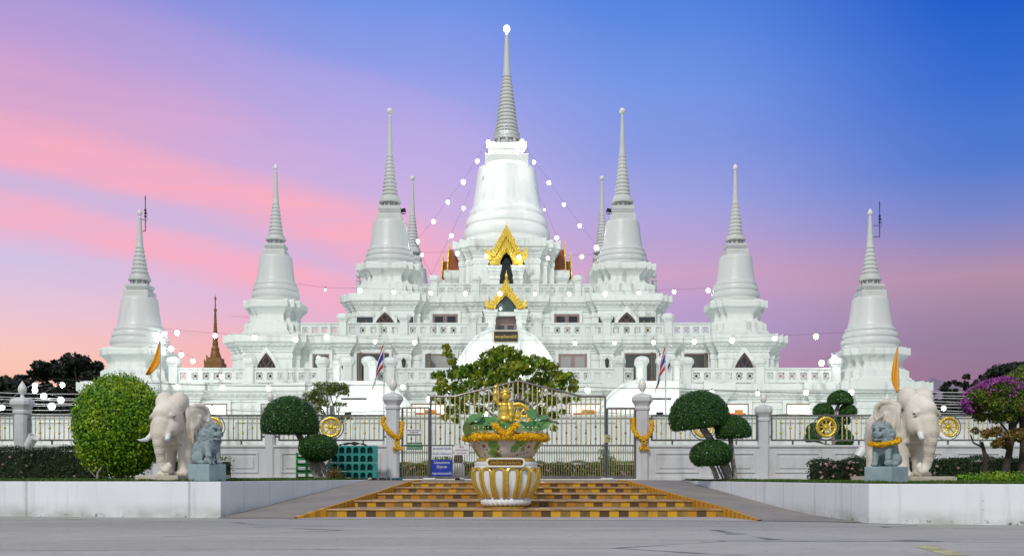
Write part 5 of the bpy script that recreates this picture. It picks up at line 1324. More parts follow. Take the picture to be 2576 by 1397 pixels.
def elephant(label, loc, rz, mirror, trunk_curl, sc=1.0):
    """local frame: head towards +x, the near (ear) side is +y when mirror = 1"""
    s = mirror
    t = thing('elephant_statue', label, 'elephant statue', loc, rz, 'stone elephants on the planter walls')
    b = Blob()
    b.ell((-.72, 0, 1.20), (.82, .54, .60), .05)                                   # barrel
    b.ell((-1.12, 0, 1.18), (.48, .50, .60), .15); b.ell((-.12, 0, 1.22), (.46, .48, .56), .15)
    b.ell((.16, 0, 1.36), (.36, .34, .42), .12)                                    # neck
    _e, _c = b.ell, b.cap; HK = 1.2; NK = np.array((.22, 0, 1.46)); hp = lambda p: tuple(NK+(np.array(p, float)-NK)*HK)
    hd = (.42, 0, 1.53)
    b.ell = lambda c, r, k=.08, rot=None, neg=False: _e(hp(c), tuple(HK*q for q in r), k, rot, neg)
    b.cap = lambda a, c, ra, rb, k=.06, neg=False: _c(hp(a), hp(c), ra*HK, rb*HK, k, neg)
    b.ell(hd, (.34, .31, .42), .10)                                                # head
    for q in (-1, 1):
        b.ell((.24, q*.175, 1.86), (.24, .20, .25), .05)                           # crown domes
        b.ell((.52, q*.20, 1.30), (.19, .13, .22), .06)                            # cheeks
        b.cap((.62, q*.16, 1.34), (.74, q*.19, 1.12), .10, .075, .05)               # tusk sockets
        b.ell((.62, q*.23, 1.56), (.09, .05, .05), .05)                            # brow
    b.ell((.66, 0, 1.62), (.15, .19, .17), .10)                                    # forehead bump
    b.ell, b.cap = _e, _c
    tr = [(.74, 0, 1.34), (.84, 0, 1.08), (.86, 0, .86), (.83, 0, .64), (.79, 0, .42), (.76, s*.02, .27), (.77, s*.09, .16), (.77, s*.19, .15), (.77, s*.235, .24), (.76, s*.20, .315)]
    b.chain(tr, [.25, .21, .165, .135, .108, .095, .082, .070, .06, .048], .05)
    for k in range(5): b.cap((.42-.03*k, -.24+.0, 1.08-.055*k), (.42-.03*k, .24, 1.08-.055*k), .045, .045, .03) # throat folds
    for (x, y, z, fw) in ((.02, s*.26, 1.0, .05), (-.05, -s*.26, 1.0, .10), (-1.22, s*.27, 1.0, -.03), (-1.02, -s*.27, 1.0, -.02)):
        b.cap((x-.02, y, z), (x+fw*.3, y, .55), .235, .185, .09); b.cap((x+fw*.3, y, .55), (x+fw, y, .14), .18, .185, .06)
        b.ell((x+fw+.04, y, .07), (.24, .215, .10), .05)
        for a in (-40, -13, 13, 40): b.ell((x+fw+.04+.215*math.cos(R(a)), y+.20*math.sin(R(a)), .055), (.045, .055, .065), .012)
    # ears: folded leaf with a rolled upper rim
    for q in (-1, 1):
        rot = rotm('Z', q*-16) @ rotm('X', q*-10)
        b.ell((.0, q*.50, 1.40), (.28, .06, .40), .05, rot); b.ell((.14, q*.44, 1.64), (.15, .07, .20), .06)
        b.ell((-.14, q*.56, 1.56), (.24, .045, .26), .05, rot)
        b.chain([(.16, q*.40, 1.76), (.0, q*.53, 1.87), (-.18, q*.62, 1.88), (-.34, q*.68, 1.80), (-.42, q*.70, 1.66), (-.43, q*.69, 1.50), (-.41, q*.66, 1.41)], [.06, .068, .068, .066, .058, .048, .028], .025)
        for (ex, ey, ez) in ((-.34, .66, 1.46), (-.29, .64, 1.25), (-.18, .60, 1.08), (-.03, .56, .95), (.10, .52, .86)): b.chain([(.16, q*.47, 1.62), ((.16+ex)/2, q*((.47+ey)/2+.045), (1.62+ez)/2+.03), (ex, q*ey, ez)], [.05, .062, .03], .028)
    b.chain([(-1.55, 0, 1.42), (-1.66, s*.05, 1.1), (-1.66, s*.14, .6), (-1.60, s*.18, .25)], [.06, .045, .035, .06], .05)
    def post(G):                                                                   # carved wrinkles on the trunk
        m = np.exp(-((G[..., 0]-.86)**2+(G[..., 1])**2)/.06)*(G[..., 2] > .3)*(G[..., 2] < 1.45)
        return .009*np.sin(G[..., 2]*95)*m
    net_object('elephant_body', b, (-1.85, -.95, -.06), (1.1, .95, 2.32), .026, 'elephant_stone', t, post)
    for q in (-1, 1):
        m = MB(); m.tube([(.80, q*.215, 1.14), (.88, q*.26, 1.02), (1.0, q*.31, .93), (1.16, q*.37, .91), (1.25, q*.39, .94)], [.078, .072, .058, .034, .008], 14); m.build('tusk', 'tusk_white', t, sharp=80)
        m = MB(); m.ball(hp((.66, q*.268, 1.515)), .042, 10, 8, (1, .7, .8)); m.build('eye', 'plinth_stone', t)
        m = MB(); m.ball(hp((.675, q*.288, 1.515)), .018, 8, 6); m.build('pupil', 'bark_dark', t)
        m = MB(); m.tube([hp(v) for v in ((.58, q*.27, 1.515), (.64, q*.292, 1.555), (.72, q*.262, 1.525))], [.012, .022, .012], 6); m.tube([hp(v) for v in ((.59, q*.272, 1.50), (.65, q*.287, 1.478), (.71, q*.265, 1.50))], [.01, .018, .01], 6); m.build('eyelid', 'elephant_stone', t, sharp=80)
    t.scale = (sc, sc, sc)
    return t
def pedestal(parent, x0, x1, y0, y1, z0, z1, mat):
    m = MB(); m.box(x0, x1, y0, y1, z0, z1); return m.build('pedestal', mat, parent, bevel=.015)
EYL = 26.0
eL = elephant('pale stone elephant on the left planter wall beside the round bush', (at(462, 0, EYL).x-.34, EYL+.55, ZL+.14), R(-90-13), 1, 1, .96)
pedestal(eL, -1.75, 1.02, -.62, .62, -.15, .01, 'plinth_stone')
EYR = 24.6
eR = elephant('pale stone elephant on the right planter wall with hanging curled trunk', (at(2268, 0, EYR).x+.38, EYR+.5, ZR+.145), R(-90+11), -1, 1, .97)
pedestal(eR, -1.75, 1.05, -.62, .62, -.15, .01, 'plinth_stone')

def lion(label, loc, rz, s, cub):
    """seated guardian lion, chest towards +x; s = side of the paw on cub or ball; the head is turned towards +y*s"""
    t = thing('lion_statue', label, 'lion statue', loc, rz, 'grey stone lions on blocks')
    b = Blob()
    b.ell((-.10, 0, .40), (.24, .19, .32), .03, rotm('Y', 18))
    b.ell((.10, 0, .48), (.18, .185, .26), .08)                                    # chest
    b.ell((-.22, 0, .17), (.19, .20, .17), .06)                                    # haunch
    for q in (-1, 1): b.ell((-.14, q*.17, .16), (.17, .085, .15), .04); b.cap((-.06, q*.19, .05), (.10, q*.20, .045), .055, .05, .03); b.ell((.12, q*.20, .04), (.06, .055, .045), .02)
    b.cap((.17, -s*.12, .44), (.22, -s*.13, .08), .085, .062, .04); b.ell((.26, -s*.13, .045), (.085, .068, .05), .02)     # straight foreleg
    b.cap((.15, s*.13, .44), (.25, s*.19, .22), .08, .06, .04); b.ell((.27, s*.20, .18), (.07, .06, .05), .02)           # raised paw
    hx, hy, hz = .17, s*-.02, .80
    b.ell((hx-.10, hy, hz-.06), (.22, .235, .27), .05)                             # mane
    b.ell((hx-.02, hy, hz+.02), (.19, .185, .185), .04)
    b.ell((hx+.15, hy, hz-.06), (.115, .125, .09), .03)                            # muzzle
    b.ell((hx+.25, hy, hz-.015), (.045, .06, .04), .02)                            # nose
    b.ell((hx+.13, hy, hz-.17), (.09, .09, .045), .02)                             # jaw
    b.cap((hx+.16, hy-.16, hz-.115), (hx+.16, hy+.16, hz-.115), .028, .028, .01, neg=True)
    for q in (-1, 1):
        b.ell((hx+.12, hy+q*.085, hz+.115), (.06, .07, .035), .02)                 # brows
        b.ell((hx+.185, hy+q*.075, hz+.045), (.035, .042, .028), .015, None, True) # eye sockets
        b.ell((hx-.02, hy+q*.17, hz+.17), (.05, .05, .07), .02)                    # ears
        for k in range(5): b.ell((hx-.06+.02*math.cos(k), hy+q*(.20-.02*abs(k-2)), hz+.13-.10*k), (.065, .055, .055), .012)  # mane curls
        for k in range(3): b.ell((hx+.08, hy+q*(.14-.03*k), hz-.20-.045*k), (.06, .045, .045), .012)
    for k in range(5): b.ell((hx-.22, hy+(k-2)*.085, hz+.02-.03*abs(k-2)), (.06, .05, .09), .015); b.ell((hx-.24, hy+(k-2)*.085, hz-.18), (.05, .05, .10), .015)
    for k in range(4): b.ell((hx+.0, hy+(k-1.5)*.075, hz+.185), (.05, .04, .04), .012)
    b.chain([(-.36, 0, .12), (-.42, 0, .32), (-.34, 0, .50), (-.30, 0, .56)], [.05, .065, .07, .03], .03)
    if cub:
        cx, cy = .27, s*.20
        b.ell((cx-.02, cy+s*.02, .10), (.10, .08, .09), .03); b.ell((cx+.03, cy+s*.05, .22), (.075, .07, .07), .03); b.ell((cx+.10, cy+s*.06, .205), (.04, .045, .035), .015)
        for q in (-1, 1): b.cap((cx+.05, cy+q*.05, .12), (cx+.09, cy+q*.05, .02), .032, .03, .02); b.ell((cx+.0, cy+s*.05+q*.05, .285), (.025, .025, .03), .01)
    else: b.ell((.27, s*.20, .085), (.085, .085, .085), .01)
    def post(G): return .011*np.sin(G[..., 0]*52+3*np.sin(G[..., 2]*30))*np.sin(G[..., 1]*55)*np.sin(G[..., 2]*58)
    net_object('lion_body', b, (-.55, -.36, -.02), (.52, .36, 1.12), .0135, 'lion_stone', t, post)
    m = MB()
    for q in (-1, 1): m.ball((hx+.165, hy+q*.075, hz+.045), .030, 8, 6, (.7, 1, .75))
    m.build('eyes', 'eye_black', t)
    return t
zq = .40
lx = at(520, 0, 25.0)
LL = lion('blue-grey stone lion with small cub standing before the left elephant', (lx.x, 25.05, ZL+.42), R(-90+60), -1, True); LL.scale = (1.05, 1.05, .96)
pd = MB(); pd.box(-.35, .33, -.27, .27, -.42/.96, .0); pd.build('stone_block', 'lion_plinth', LL, bevel=.02)
lx = at(2222, 0, 23.2)
RL = lion('grey stone lion wearing a yellow garland before the right elephant', (lx.x, 23.05, ZR+.375), R(-90-50), 1, False); RL.scale = (1.02, 1.06, .95)
pd = MB(); pd.box(-.38, .35, -.31, .31, -.375/.95, .0); pd.build('stone_block', 'lion_plinth', RL, bevel=.02)
pth = [(.06+.32*math.cos(2*PI*k/28), .33*math.sin(2*PI*k/28), .585-.075*math.cos(2*PI*k/28)) for k in range(29)]
c_, s_ = math.cos(R(-140)), math.sin(R(-140))
garland('yellow flower garland hanging round the neck of the right stone lion', [((x*c_-y*s_)*.95, (x*s_+y*c_)*.95, z*.95) for x, y, z in pth], .052, (lx.x, 23.05, ZR+.375))

# golden child standing in the bowl
def child():
    t = thing('child_statue', 'golden statue of a child pointing one finger to the sky, standing in the painted bowl', 'statue', (PX-.02, PY+.05, ZP+1.80))
    b = Blob()                                                                     # front is -y; its right arm (at -x) is raised
    b.ell((0, 0, .66), (.155, .115, .20), .05); b.ell((0, 0, .46), (.165, .125, .15), .06)        # chest, belly
    b.ell((0, -.01, .79), (.15, .09, .06), .05)                                     # shoulders
    b.cap((0, 0, .82), (0, -.005, .90), .052, .05, .03)                             # neck
    b.ell((.01, -.01, 1.01), (.115, .125, .145), .02); b.ell((.01, -.075, .955), (.085, .07, .075), .03)   # head, cheeks
    b.ell((.01, -.135, 1.0), (.018, .03, .035), .015)                               # nose
    b.ell((.01, -.128, .945), (.035, .02, .012), .008); b.ell((.01, -.118, .915), (.035, .025, .022), .015)   # mouth, chin
    for q in (-1, 1):
        b.ell((.01+q*.045, -.122, 1.022), (.026, .014, .010), .006, None, True); b.ell((.01+q*.045, -.118, 1.02), (.020, .012, .008), .004)
        b.ell((.01+q*.045, -.118, 1.048), (.035, .014, .008), .01); b.ell((.01+q*.118, .0, .99), (.018, .03, .05), .012)
    # raised arm and pointing hand
    b.chain([(-.145, -.01, .78), (-.235, -.02, .90), (-.245, -.03, 1.06), (-.225, -.03, 1.16)], [.062, .055, .046, .036], .03)
    b.ell((-.222, -.035, 1.205), (.040, .026, .045), .015)
    b.chain([(-.205, -.04, 1.235), (-.203, -.042, 1.275), (-.20, -.042, 1.335)], [.0145, .0135, .011], .006)     # index finger
    for k, (dx, l) in enumerate(((-.222, .040), (-.239, .036), (-.254, .030))): b.chain([(dx, -.04, 1.235), (dx, -.066, 1.25), (dx+.002, -.073, 1.22), (dx+.002, -.058, 1.20)], [.0135, .013, .0125, .011], .005)
    b.chain([(-.190, -.045, 1.19), (-.188, -.07, 1.215), (-.212, -.083, 1.232)], [.015, .0135, .011], .006)         # thumb across
    # hanging arm and hand
    b.chain([(.15, 0, .78), (.20, .0, .62), (.205, -.03, .47), (.215, -.05, .38)], [.062, .052, .044, .034], .03)
    b.ell((.218, -.055, .335), (.026, .036, .042), .015)
    for k in range(4): b.chain([(.218, -.082+.017*k, .31), (.222, -.086+.018*k, .265), (.219, -.084+.018*k, (.235, .215, .220, .240)[k])], [.0125, .0115, .0095], .005)
    b.chain([(.208, -.085, .345), (.20, -.105, .315), (.198, -.108, .285)], [.014, .012, .010], .006)
    # legs under the wrapped cloth
    b.chain([(-.075, 0, .42), (-.08, -.02, .24), (-.085, .0, .06)], [.10, .072, .05], .04); b.chain([(.075, .0, .42), (.085, -.03, .24), (.09, -.01, .06)], [.10, .072, .05], .04)
    for q in (-1, 1): b.ell((q*.09, -.045, .025), (.045, .085, .028), .02)
    net_object('child_body', b, (-.34, -.22, -.02), (.30, .18, 1.38), .0105, 'gold_paint', t)
    h = Blob()
    for k in range(60):                                                            # curled hair
        u = k/60; z = 1-u*1.15; q = math.sqrt(max(0, 1-z*z)); a = k*2.4
        if z < .35 and math.sin(a) < -.15: continue
        h.ell((.01+.122*q*math.cos(a), -.005+.128*q*math.sin(a), 1.02+.145*z), (.032, .032, .03), .008)
    h.ell((.01, .01, 1.175), (.05, .05, .05), .02)
    net_object('hair', h, (-.16, -.18, .82), (.18, .19, 1.26), .0125, 'gold_paint', t)
    c = Blob()                                                                     # robe: skirt plus sash over the left shoulder
    c.ell((0, 0, .44), (.185, .145, .12), .05); c.cap((-.03, -.01, .40), (-.055, -.01, .16), .165, .125, .05); c.cap((.04, -.01, .40), (.06, -.01, .22), .155, .11, .05)
    for k in range(6): c.cap((-.17+.03*k, -.115-.012*k, .40-.03*k), (.14, -.14+.01*k, .44-.075*k), .018, .014, .02)
    c.chain([(.10, -.10, .80), (.13, -.125, .66), (.15, -.13, .50), (.16, -.11, .33)], [.045, .05, .055, .045], .03); c.chain([(.15, -.06, .82), (.17, -.09, .66), (.19, -.09, .5)], [.04, .045, .04], .03)
    c.chain([(.10, .06, .82), (.02, .12, .66), (-.10, .12, .5)], [.04, .05, .05], .03)
    for k in range(3): c.cap((.09+.03*k, -.145, .78), (.12+.025*k, -.175, .36), .010, .012, .012)
    net_object('robe', c, (-.26, -.24, .0), (.27, .20, .90), .0115, 'gold_paint', t)
    return t
child()
# ------------------------------------------------------------------ plants
def blob_mesh(mb, c, r, bump=.06, nu=24, nv=14, flat=None):
    vs = []
    for i in range(nv+1):
        for k in range(nu):
            p = PI*i/nv; a = 2*PI*k/nu; q = 1+bump*math.sin(3*a+c[0]*7)*math.sin(4*p+c[2]*5)
            z = -math.cos(p)
            if flat is not None and z < flat: z = flat
            vs.append((c[0]+r[0]*math.sin(p)*math.cos(a)*q, c[1]+r[1]*math.sin(p)*math.sin(a)*q, c[2]+r[2]*z*q))
    mb.add(vs, [(i*nu+k, i*nu+(k+1) % nu, (i+1)*nu+(k+1) % nu, (i+1)*nu+k) for i in range(nv) for k in range(nu)], True)
def ell_leaves(c, r, n, flat=None, shell=(.93, 1.05), size=.06, asp=.55, jit=.7, wob=0.):
    c = np.array(c); r = np.array(r)
    if flat is None: P, N_ = sphere_pts(n, c, r, shell=shell)
    else:
        P, N_ = sphere_pts(int(n*.8), c, r, zmin=flat, shell=shell)
        m = int(n*.2); a = rng.uniform(0, 2*PI, m); q = np.sqrt(rng.uniform(0, 1, m))*math.sqrt(1-flat*flat)
        B = np.stack([q*np.cos(a)*r[0], q*np.sin(a)*r[1], np.full(m, flat*r[2])+rng.normal(0, .02, m)], 1)+c
        P = np.concatenate([P, B]); N_ = np.concatenate([N_, np.tile([0, 0, -1.], (m, 1))])
    if wob:
        d = P-c; a = np.arctan2(d[:, 1], d[:, 0]); k = 1+wob*(np.sin(3*a+1)*np.sin(4*d[:, 2]/r[2]+2)+.6*np.sin(7*a+d[:, 2]*5)); P = c+d*k[:, None]
    return P, N_
# the big clipped bush
bx = at(302, 1072, 28.4); bush = thing('round_bush', 'huge clipped round green bush left of the left elephant', 'bush', (bx.x, 28.4, ZL))
c = (0, 0, bx.z-ZL); r = (1.25, 1.18, 1.42)
m = MB(); blob_mesh(m, c, (r[0]*.86, r[1]*.86, r[2]*.88), .02, 32, 20); m.build('shade_core', 'core_green', bush)  # solid dark core, its colour stands in for shade between the leaves
P, N_ = ell_leaves(c, r, 24000, shell=(.84, 1.03), wob=.035); P2_, N2_ = ell_leaves(c, r, 900, shell=(1.02, 1.08), wob=.035); quads_mesh('foliage', leaf_quads(np.concatenate([P, P2_]), np.concatenate([N_, N2_]), .085, .60, .8), 'leaf_bush', bush)
m = MB(); m.tube([(-.35, -.7, 0), (-.33, -.72, .22), (-.2, -.5, .5)], [.035, .03, .02], 6); m.tube([(0, 0, 0), (0, 0, .6)], .09, 8); m.tube([(-.34, -.7, .05), (-.55, -.8, .32)], .012, 5); m.build('stem', 'bark_pale', bush)
# clipped topiary
def topiary(label, base, parts, trunks, Y, leaf='leaf_topiary', size=.05, dens=5200, z0=ZL):
    t = thing('topiary_tree', label, 'topiary', (base.x, Y, z0))
    for (px, py, hw, up, down, tilt, dy) in parts:
        k = Y/F; ce = at(px, py, Y); cx, cz = ce.x-base.x, ce.z-z0; rx, ru = hw*k, up*k; fl = -down/up
        n = int(dens*rx*max(rx, ru)*4.2)+400
        P, N_ = ell_leaves((0, 0, 0), (rx, rx*.95, ru), n, flat=fl, shell=(.93, 1.045), size=size, wob=.012)
        V = leaf_quads(P, N_, size, .6, .6)
        m = MB(); blob_mesh(m, (0, 0, 0), (rx*.95, rx*.9, ru*.95), .01, 28, 16, flat=fl)
        o = m.build('crown', 'core_dark', t); o.location = (cx, dy, cz); o.rotation_euler = (0, R(tilt), 0)
        q = quads_mesh('foliage', V, leaf, o)
    m = MB()
    for pts, r0, r1 in trunks:
        w = [at(a, b, Y) for a, b in pts]; n = len(w)
        P = [(p.x-base.x+random.uniform(-.01, .01), d, p.z-z0) for p, d in zip(w, [random.uniform(-.12, .12)]*n)]
        m.tube(P, [r0+(r1-r0)*i/(n-1)+random.uniform(-.008, .008) for i in range(n)], 8)
    m.build('trunk', 'bark_pale', t); return t
topiary('dark green topiary with one big dome and a small ball left of the gate', at(806, 1198, 33.5), [(728.5, 1068, 71, 71, 20, 0, 0), (805, 1126, 48, 34, 30, 0, -.35)],
        [([(800, 1204), (783, 1165), (765, 1120), (744, 1082)], .14, .10), ([(828, 1203), (806, 1165), (800, 1140)], .07, .05), ([(822, 1204), (816, 1170), (808, 1150)], .04, .035), ([(812, 1203), (800, 1168), (792, 1150)], .05, .04), ([(790, 1150), (778, 1110), (772, 1085)], .05, .03), ([(834, 1204), (826, 1180), (812, 1160)], .035, .03), ([(818, 1176), (830, 1158), (822, 1140)], .05, .04)], 33.5)
topiary('dark green topiary with three caps on clustered trunks, right of the gate', at(1832, 1200, 31.5), [(1758, 1049, 74, 66, 24, -7, 0), (1840, 1087, 44, 42, 12, -3, -.2), (1781, 1143, 52, 36, 24, -4, -.45)],
        [([(1802, 1203), (1793, 1180), (1780, 1160)], .085, .06), ([(1835, 1204), (1818, 1160), (1800, 1125), (1765, 1075)], .10, .11), ([(1846, 1202), (1840, 1150), (1834, 1100)], .085, .07), ([(1827, 1204), (1815, 1175), (1804, 1150)], .05, .04), ([(1841, 1204), (1830, 1170), (1815, 1130)], .045, .05), ([(1820, 1204), (1807, 1175), (1798, 1155)], .04, .035), ([(1852, 1203), (1846, 1180), (1838, 1140)], .04, .045), ([(1812, 1100), (1795, 1070)], .05, .04)], 31.5, z0=ZR)
topiary('multi-ball topiary tree standing behind the right fence', at(2098, 1160, 42), [(2113, 1008, 31, 27, 6, 0, 0), (2072, 1034, 25, 22, 7, 0, .1), (2130, 1035, 22, 20, 5, 0, -.1), (2076, 1057, 22, 18, 6, 0, -.2), (2120, 1057, 21, 18, 6, 0, .2), (2050, 1082, 22, 20, 6, 0, 0), (2042, 1101, 21, 15, 7, 0, -.1), (2122, 1104, 24, 26, 12, 0, 0), (2105, 1075, 14, 14, 6, 0, -.2)],
        [([(2098, 1160), (2098, 1090), (2094, 1062), (2100, 1040), (2112, 1012)], .11, .07), ([(2095, 1062), (2074, 1040)], .06, .05), ([(2100, 1045), (2128, 1038)], .05, .04), ([(2096, 1090), (2050, 1088)], .06, .04), ([(2096, 1120), (2044, 1106)], .05, .04), ([(2098, 1110), (2122, 1106)], .05, .04)], 42, size=.075, dens=2200, z0=.83)

# leafy trees
def limb_tree(mb, base, tips, r0, mid=None, wig=.12):
    for tp_ in tips:
        a = Vector(base); b = Vector(tp_); n = 5; P = []
        for i in range(n+1):
            q = i/n; p = a.lerp(b, q); p += Vector((random.uniform(-1, 1), random.uniform(-1, 1), random.uniform(-.3, .6)))*wig*math.sin(PI*q); P.append(p)
        mb.tube(P, [r0*(1-.8*i/n) for i in range(n+1)], 7)
def clump_leaves(clumps, per, size, asp=.7, jit=.9, droop=None, squash=.75):
    """clumps of leaves: dense near each clump's surface, gaps between clumps"""
    V = []
    for (c, rad) in clumps:
        n = int(per*rad*rad); d = unit(rng.normal(0, 1, (n, 3))); k = rng.uniform(.25, 1.05, (n, 1))**.6
        P = np.array(c)+d*k*rad*np.array([1, 1, squash]); V.append(leaf_quads(P, d+np.array([0, 0, .5]), size, asp, jit, droop))
    return np.concatenate(V)
# sacred fig behind the gate
bY = 42.0; kk = bY/F; base = at(1292, 1180, bY)
bodhi = thing('leafy_tree', 'spreading leafy green tree behind the gate with drooping heart-shaped leaves', 'tree', (base.x, bY, .83))
cl = []
for px, py, rr in [(1268, 872, 18), (1250, 885, 24), (1290, 890, 22), (1310, 905, 22), (1235, 905, 26), (1270, 908, 30), (1345, 905, 20), (1362, 918, 20), (1325, 928, 26), (1208, 928, 26), (1180, 935, 22), (1150, 925, 13), (1128, 890, 12), (1122, 872, 9), (1138, 908, 12), (1105, 938, 14), (1090, 940, 9), (1135, 938, 16), (1160, 945, 18), (1240, 935, 28), (1285, 938, 28), (1385, 925, 16), (1400, 935, 14), (1370, 945, 24), (1410, 955, 22), (1435, 940, 12), (1444, 958, 12), (1440, 978, 14), (1452, 1000, 8), (1395, 975, 24), (1345, 965, 26), (1300, 970, 24), (1250, 965, 26), (1200, 965, 28), (1150, 968, 22), (1112, 960, 14), (1092, 972, 9), (1120, 985, 18), (1090, 1000, 9), (1108, 1005, 12), (1150, 1000, 22), (1190, 1000, 22), (1225, 995, 18), (1340, 1000, 20), (1385, 1005, 22), (1425, 1005, 13), (1130, 1030, 15), (1165, 1030, 17), (1118, 1048, 10), (1205, 1030, 14), (1360, 1032, 18), (1395, 1040, 14), (1415, 1035, 8), (1150, 1055, 12), (1180, 1060, 11), (1372, 1060, 12), (1390, 1075, 9), (1240, 1020, 12), (1310, 1010, 16), (1335, 1040, 14), (1260, 1000, 14)]:
    p = at(px, py, bY); cl.append(((p.x-base.x, random.uniform(-1.4, 1.4)*min(1, rr/20), p.z-.83), rr*kk*1.08))
quads_mesh('foliage', clump_leaves(cl, 760, .215, .80, .8, (0, 0, -1.1)), 'leaf_bodhi', bodhi)
m = MB(); m.tube([(0, 0, 0), (-.05, 0, 1.0), (-.1, .05, 2.0), (-.15, 0, 2.9)], [.22, .18, .16, .13], 10)
limb_tree(m, (-.12, 0, 2.3), [c for c, r_ in cl if r_ > .33][::2], .075, wig=.25); m.build('trunk', 'bark_pale', bodhi)
# wispy tree
wY = 43.0; kk = wY/F; base = at(838, 1170, wY); wt = thing('wispy_tree', 'small tree with flat feathery yellow-green layers behind the left fence', 'tree', (base.x, wY, .83))
V = []; tips = []; m = MB()
for px, py, hw, hh in [(828, 968, 44, 10), (790, 995, 24, 10), (800, 1012, 30, 9), (850, 978, 26, 12), (815, 985, 26, 8), (855, 1015, 16, 5), (868, 1050, 18, 4), (795, 1030, 18, 7)]:
    p = at(px, py, wY); c = np.array((p.x-base.x, random.uniform(-.3, .3), p.z-.83)); n = int(hw*hh*2.6); d = rng.uniform(-1, 1, (n, 3)); d[:, 2] += -.5*(d[:, 0]**2); P = c+d*np.array((hw*kk, hw*kk*.7, hh*kk)); V.append(leaf_quads(P, np.tile([0, 0, 1.], (n, 1)), .13, .30, .6)); tips.append(tuple(c-np.array((0, 0, .05))))
    for _ in range(5): limb_tree(m, (c[0]*.55, c[1]*.5, c[2]-.35), [tuple(c+np.array((random.uniform(-.9, .9)*hw*kk, random.uniform(-.3, .3), random.uniform(-.4, .5)*hh*kk)))], .02, wig=.03)
quads_mesh('foliage', np.concatenate(V), 'leaf_wispy', wt)
m.tube([(0, 0, 0), (0, 0, 1.4), (-.02, 0, 2.4), (-.05, 0, 3.1)], [.20, .16, .13, .09], 9); limb_tree(m, (-.03, 0, 2.2), tips, .05, wig=.08); m.build('trunk', 'bark_pale', wt)
# dark trees behind
def dark_tree(label, px0, px1, ytop, ybot, Y, seed, n=26):
    rs = random.Random(seed); k = Y/F; base = at((px0+px1)/2, 1180, Y); t = thing('dark_tree', label, 'tree', (base.x, Y, .8), 0, 'dark trees beyond the temple')
    cl = []
    for i in range(2*n):
        u = rs.uniform(-1, 1); v = rs.uniform(-1, 1); px = (px0+px1)/2+u*(px1-px0)*.44; top = ytop+(ybot-ytop)*(.55*abs(u)**2.2); py = top+12+(ybot-top)*rs.uniform(0, 1)**1.5; rr = rs.uniform(.07, .15)*(px1-px0)*.8
        p = at(px, py, Y); cl.append(((p.x-base.x, v*2.5, p.z-.8), rr*k))
    quads_mesh('crown', clump_leaves(cl, 330, .36, .75, .9), 'leaf_dark', t)
    m = MB(); top = max(c[2] for c, r_ in cl); m.tube([(0, 0, 0), (.1, 0, top*.35), (-.1, 0, top*.6)], [.4, .32, .22], 8); limb_tree(m, (-.05, 0, top*.5), [c for c, r_ in cl][::2], .16, wig=.5); m.build('trunk', 'bark_dark', t)
dark_tree('dark tree crown behind the left fence at the picture edge', -60, 105, 930, 1010, 92, 1, 30)
dark_tree('tall dark tree left of the outer left stupa', 92, 272, 880, 985, 98, 2, 40)
dark_tree('low dark tree at the left, below the tall one', 60, 240, 965, 1040, 96, 12, 34)
dark_tree('dark tree just right of the right elephant head', 2352, 2440, 938, 1010, 96, 3, 26)
dark_tree('small dark tree between two taller trees at the right', 2430, 2492, 942, 1010, 99, 4, 20)
dark_tree('tall dark tree at the right picture edge behind the bougainvillea', 2468, 2680, 905, 1010, 90, 5, 44)
dark_tree('low dark tree behind the cables right of the right elephant', 2340, 2560, 985, 1050, 94, 6, 40)
dark_tree('dark tree low behind the left string lights', -80, 160, 985, 1050, 90, 7, 40)
m = MB(); hl = at(2335, 955, 420)
P = []
for i in range(41):
    u = i/40*2-1; P.append((hl.x+u*16, 420, max(.5, hl.z-6+ (6.3+.5*math.sin(u*9)+.4*math.sin(u*17))*max(0, 1-abs(u)**2.6))))
vs = []
for x, y, z in P: vs += [(x, y, z), (x, y+30, .0), (x, y-1, 0)]
m.add(vs, [(3*i, 3*i+3, 3*i+4, 3*i+1) for i in range(40)]+[(3*i+2, 3*i+5, 3*i+3, 3*i) for i in range(40)], True)
o = m.build('hill', 'lilac_hill', sharp=180); o['kind'] = 'structure'

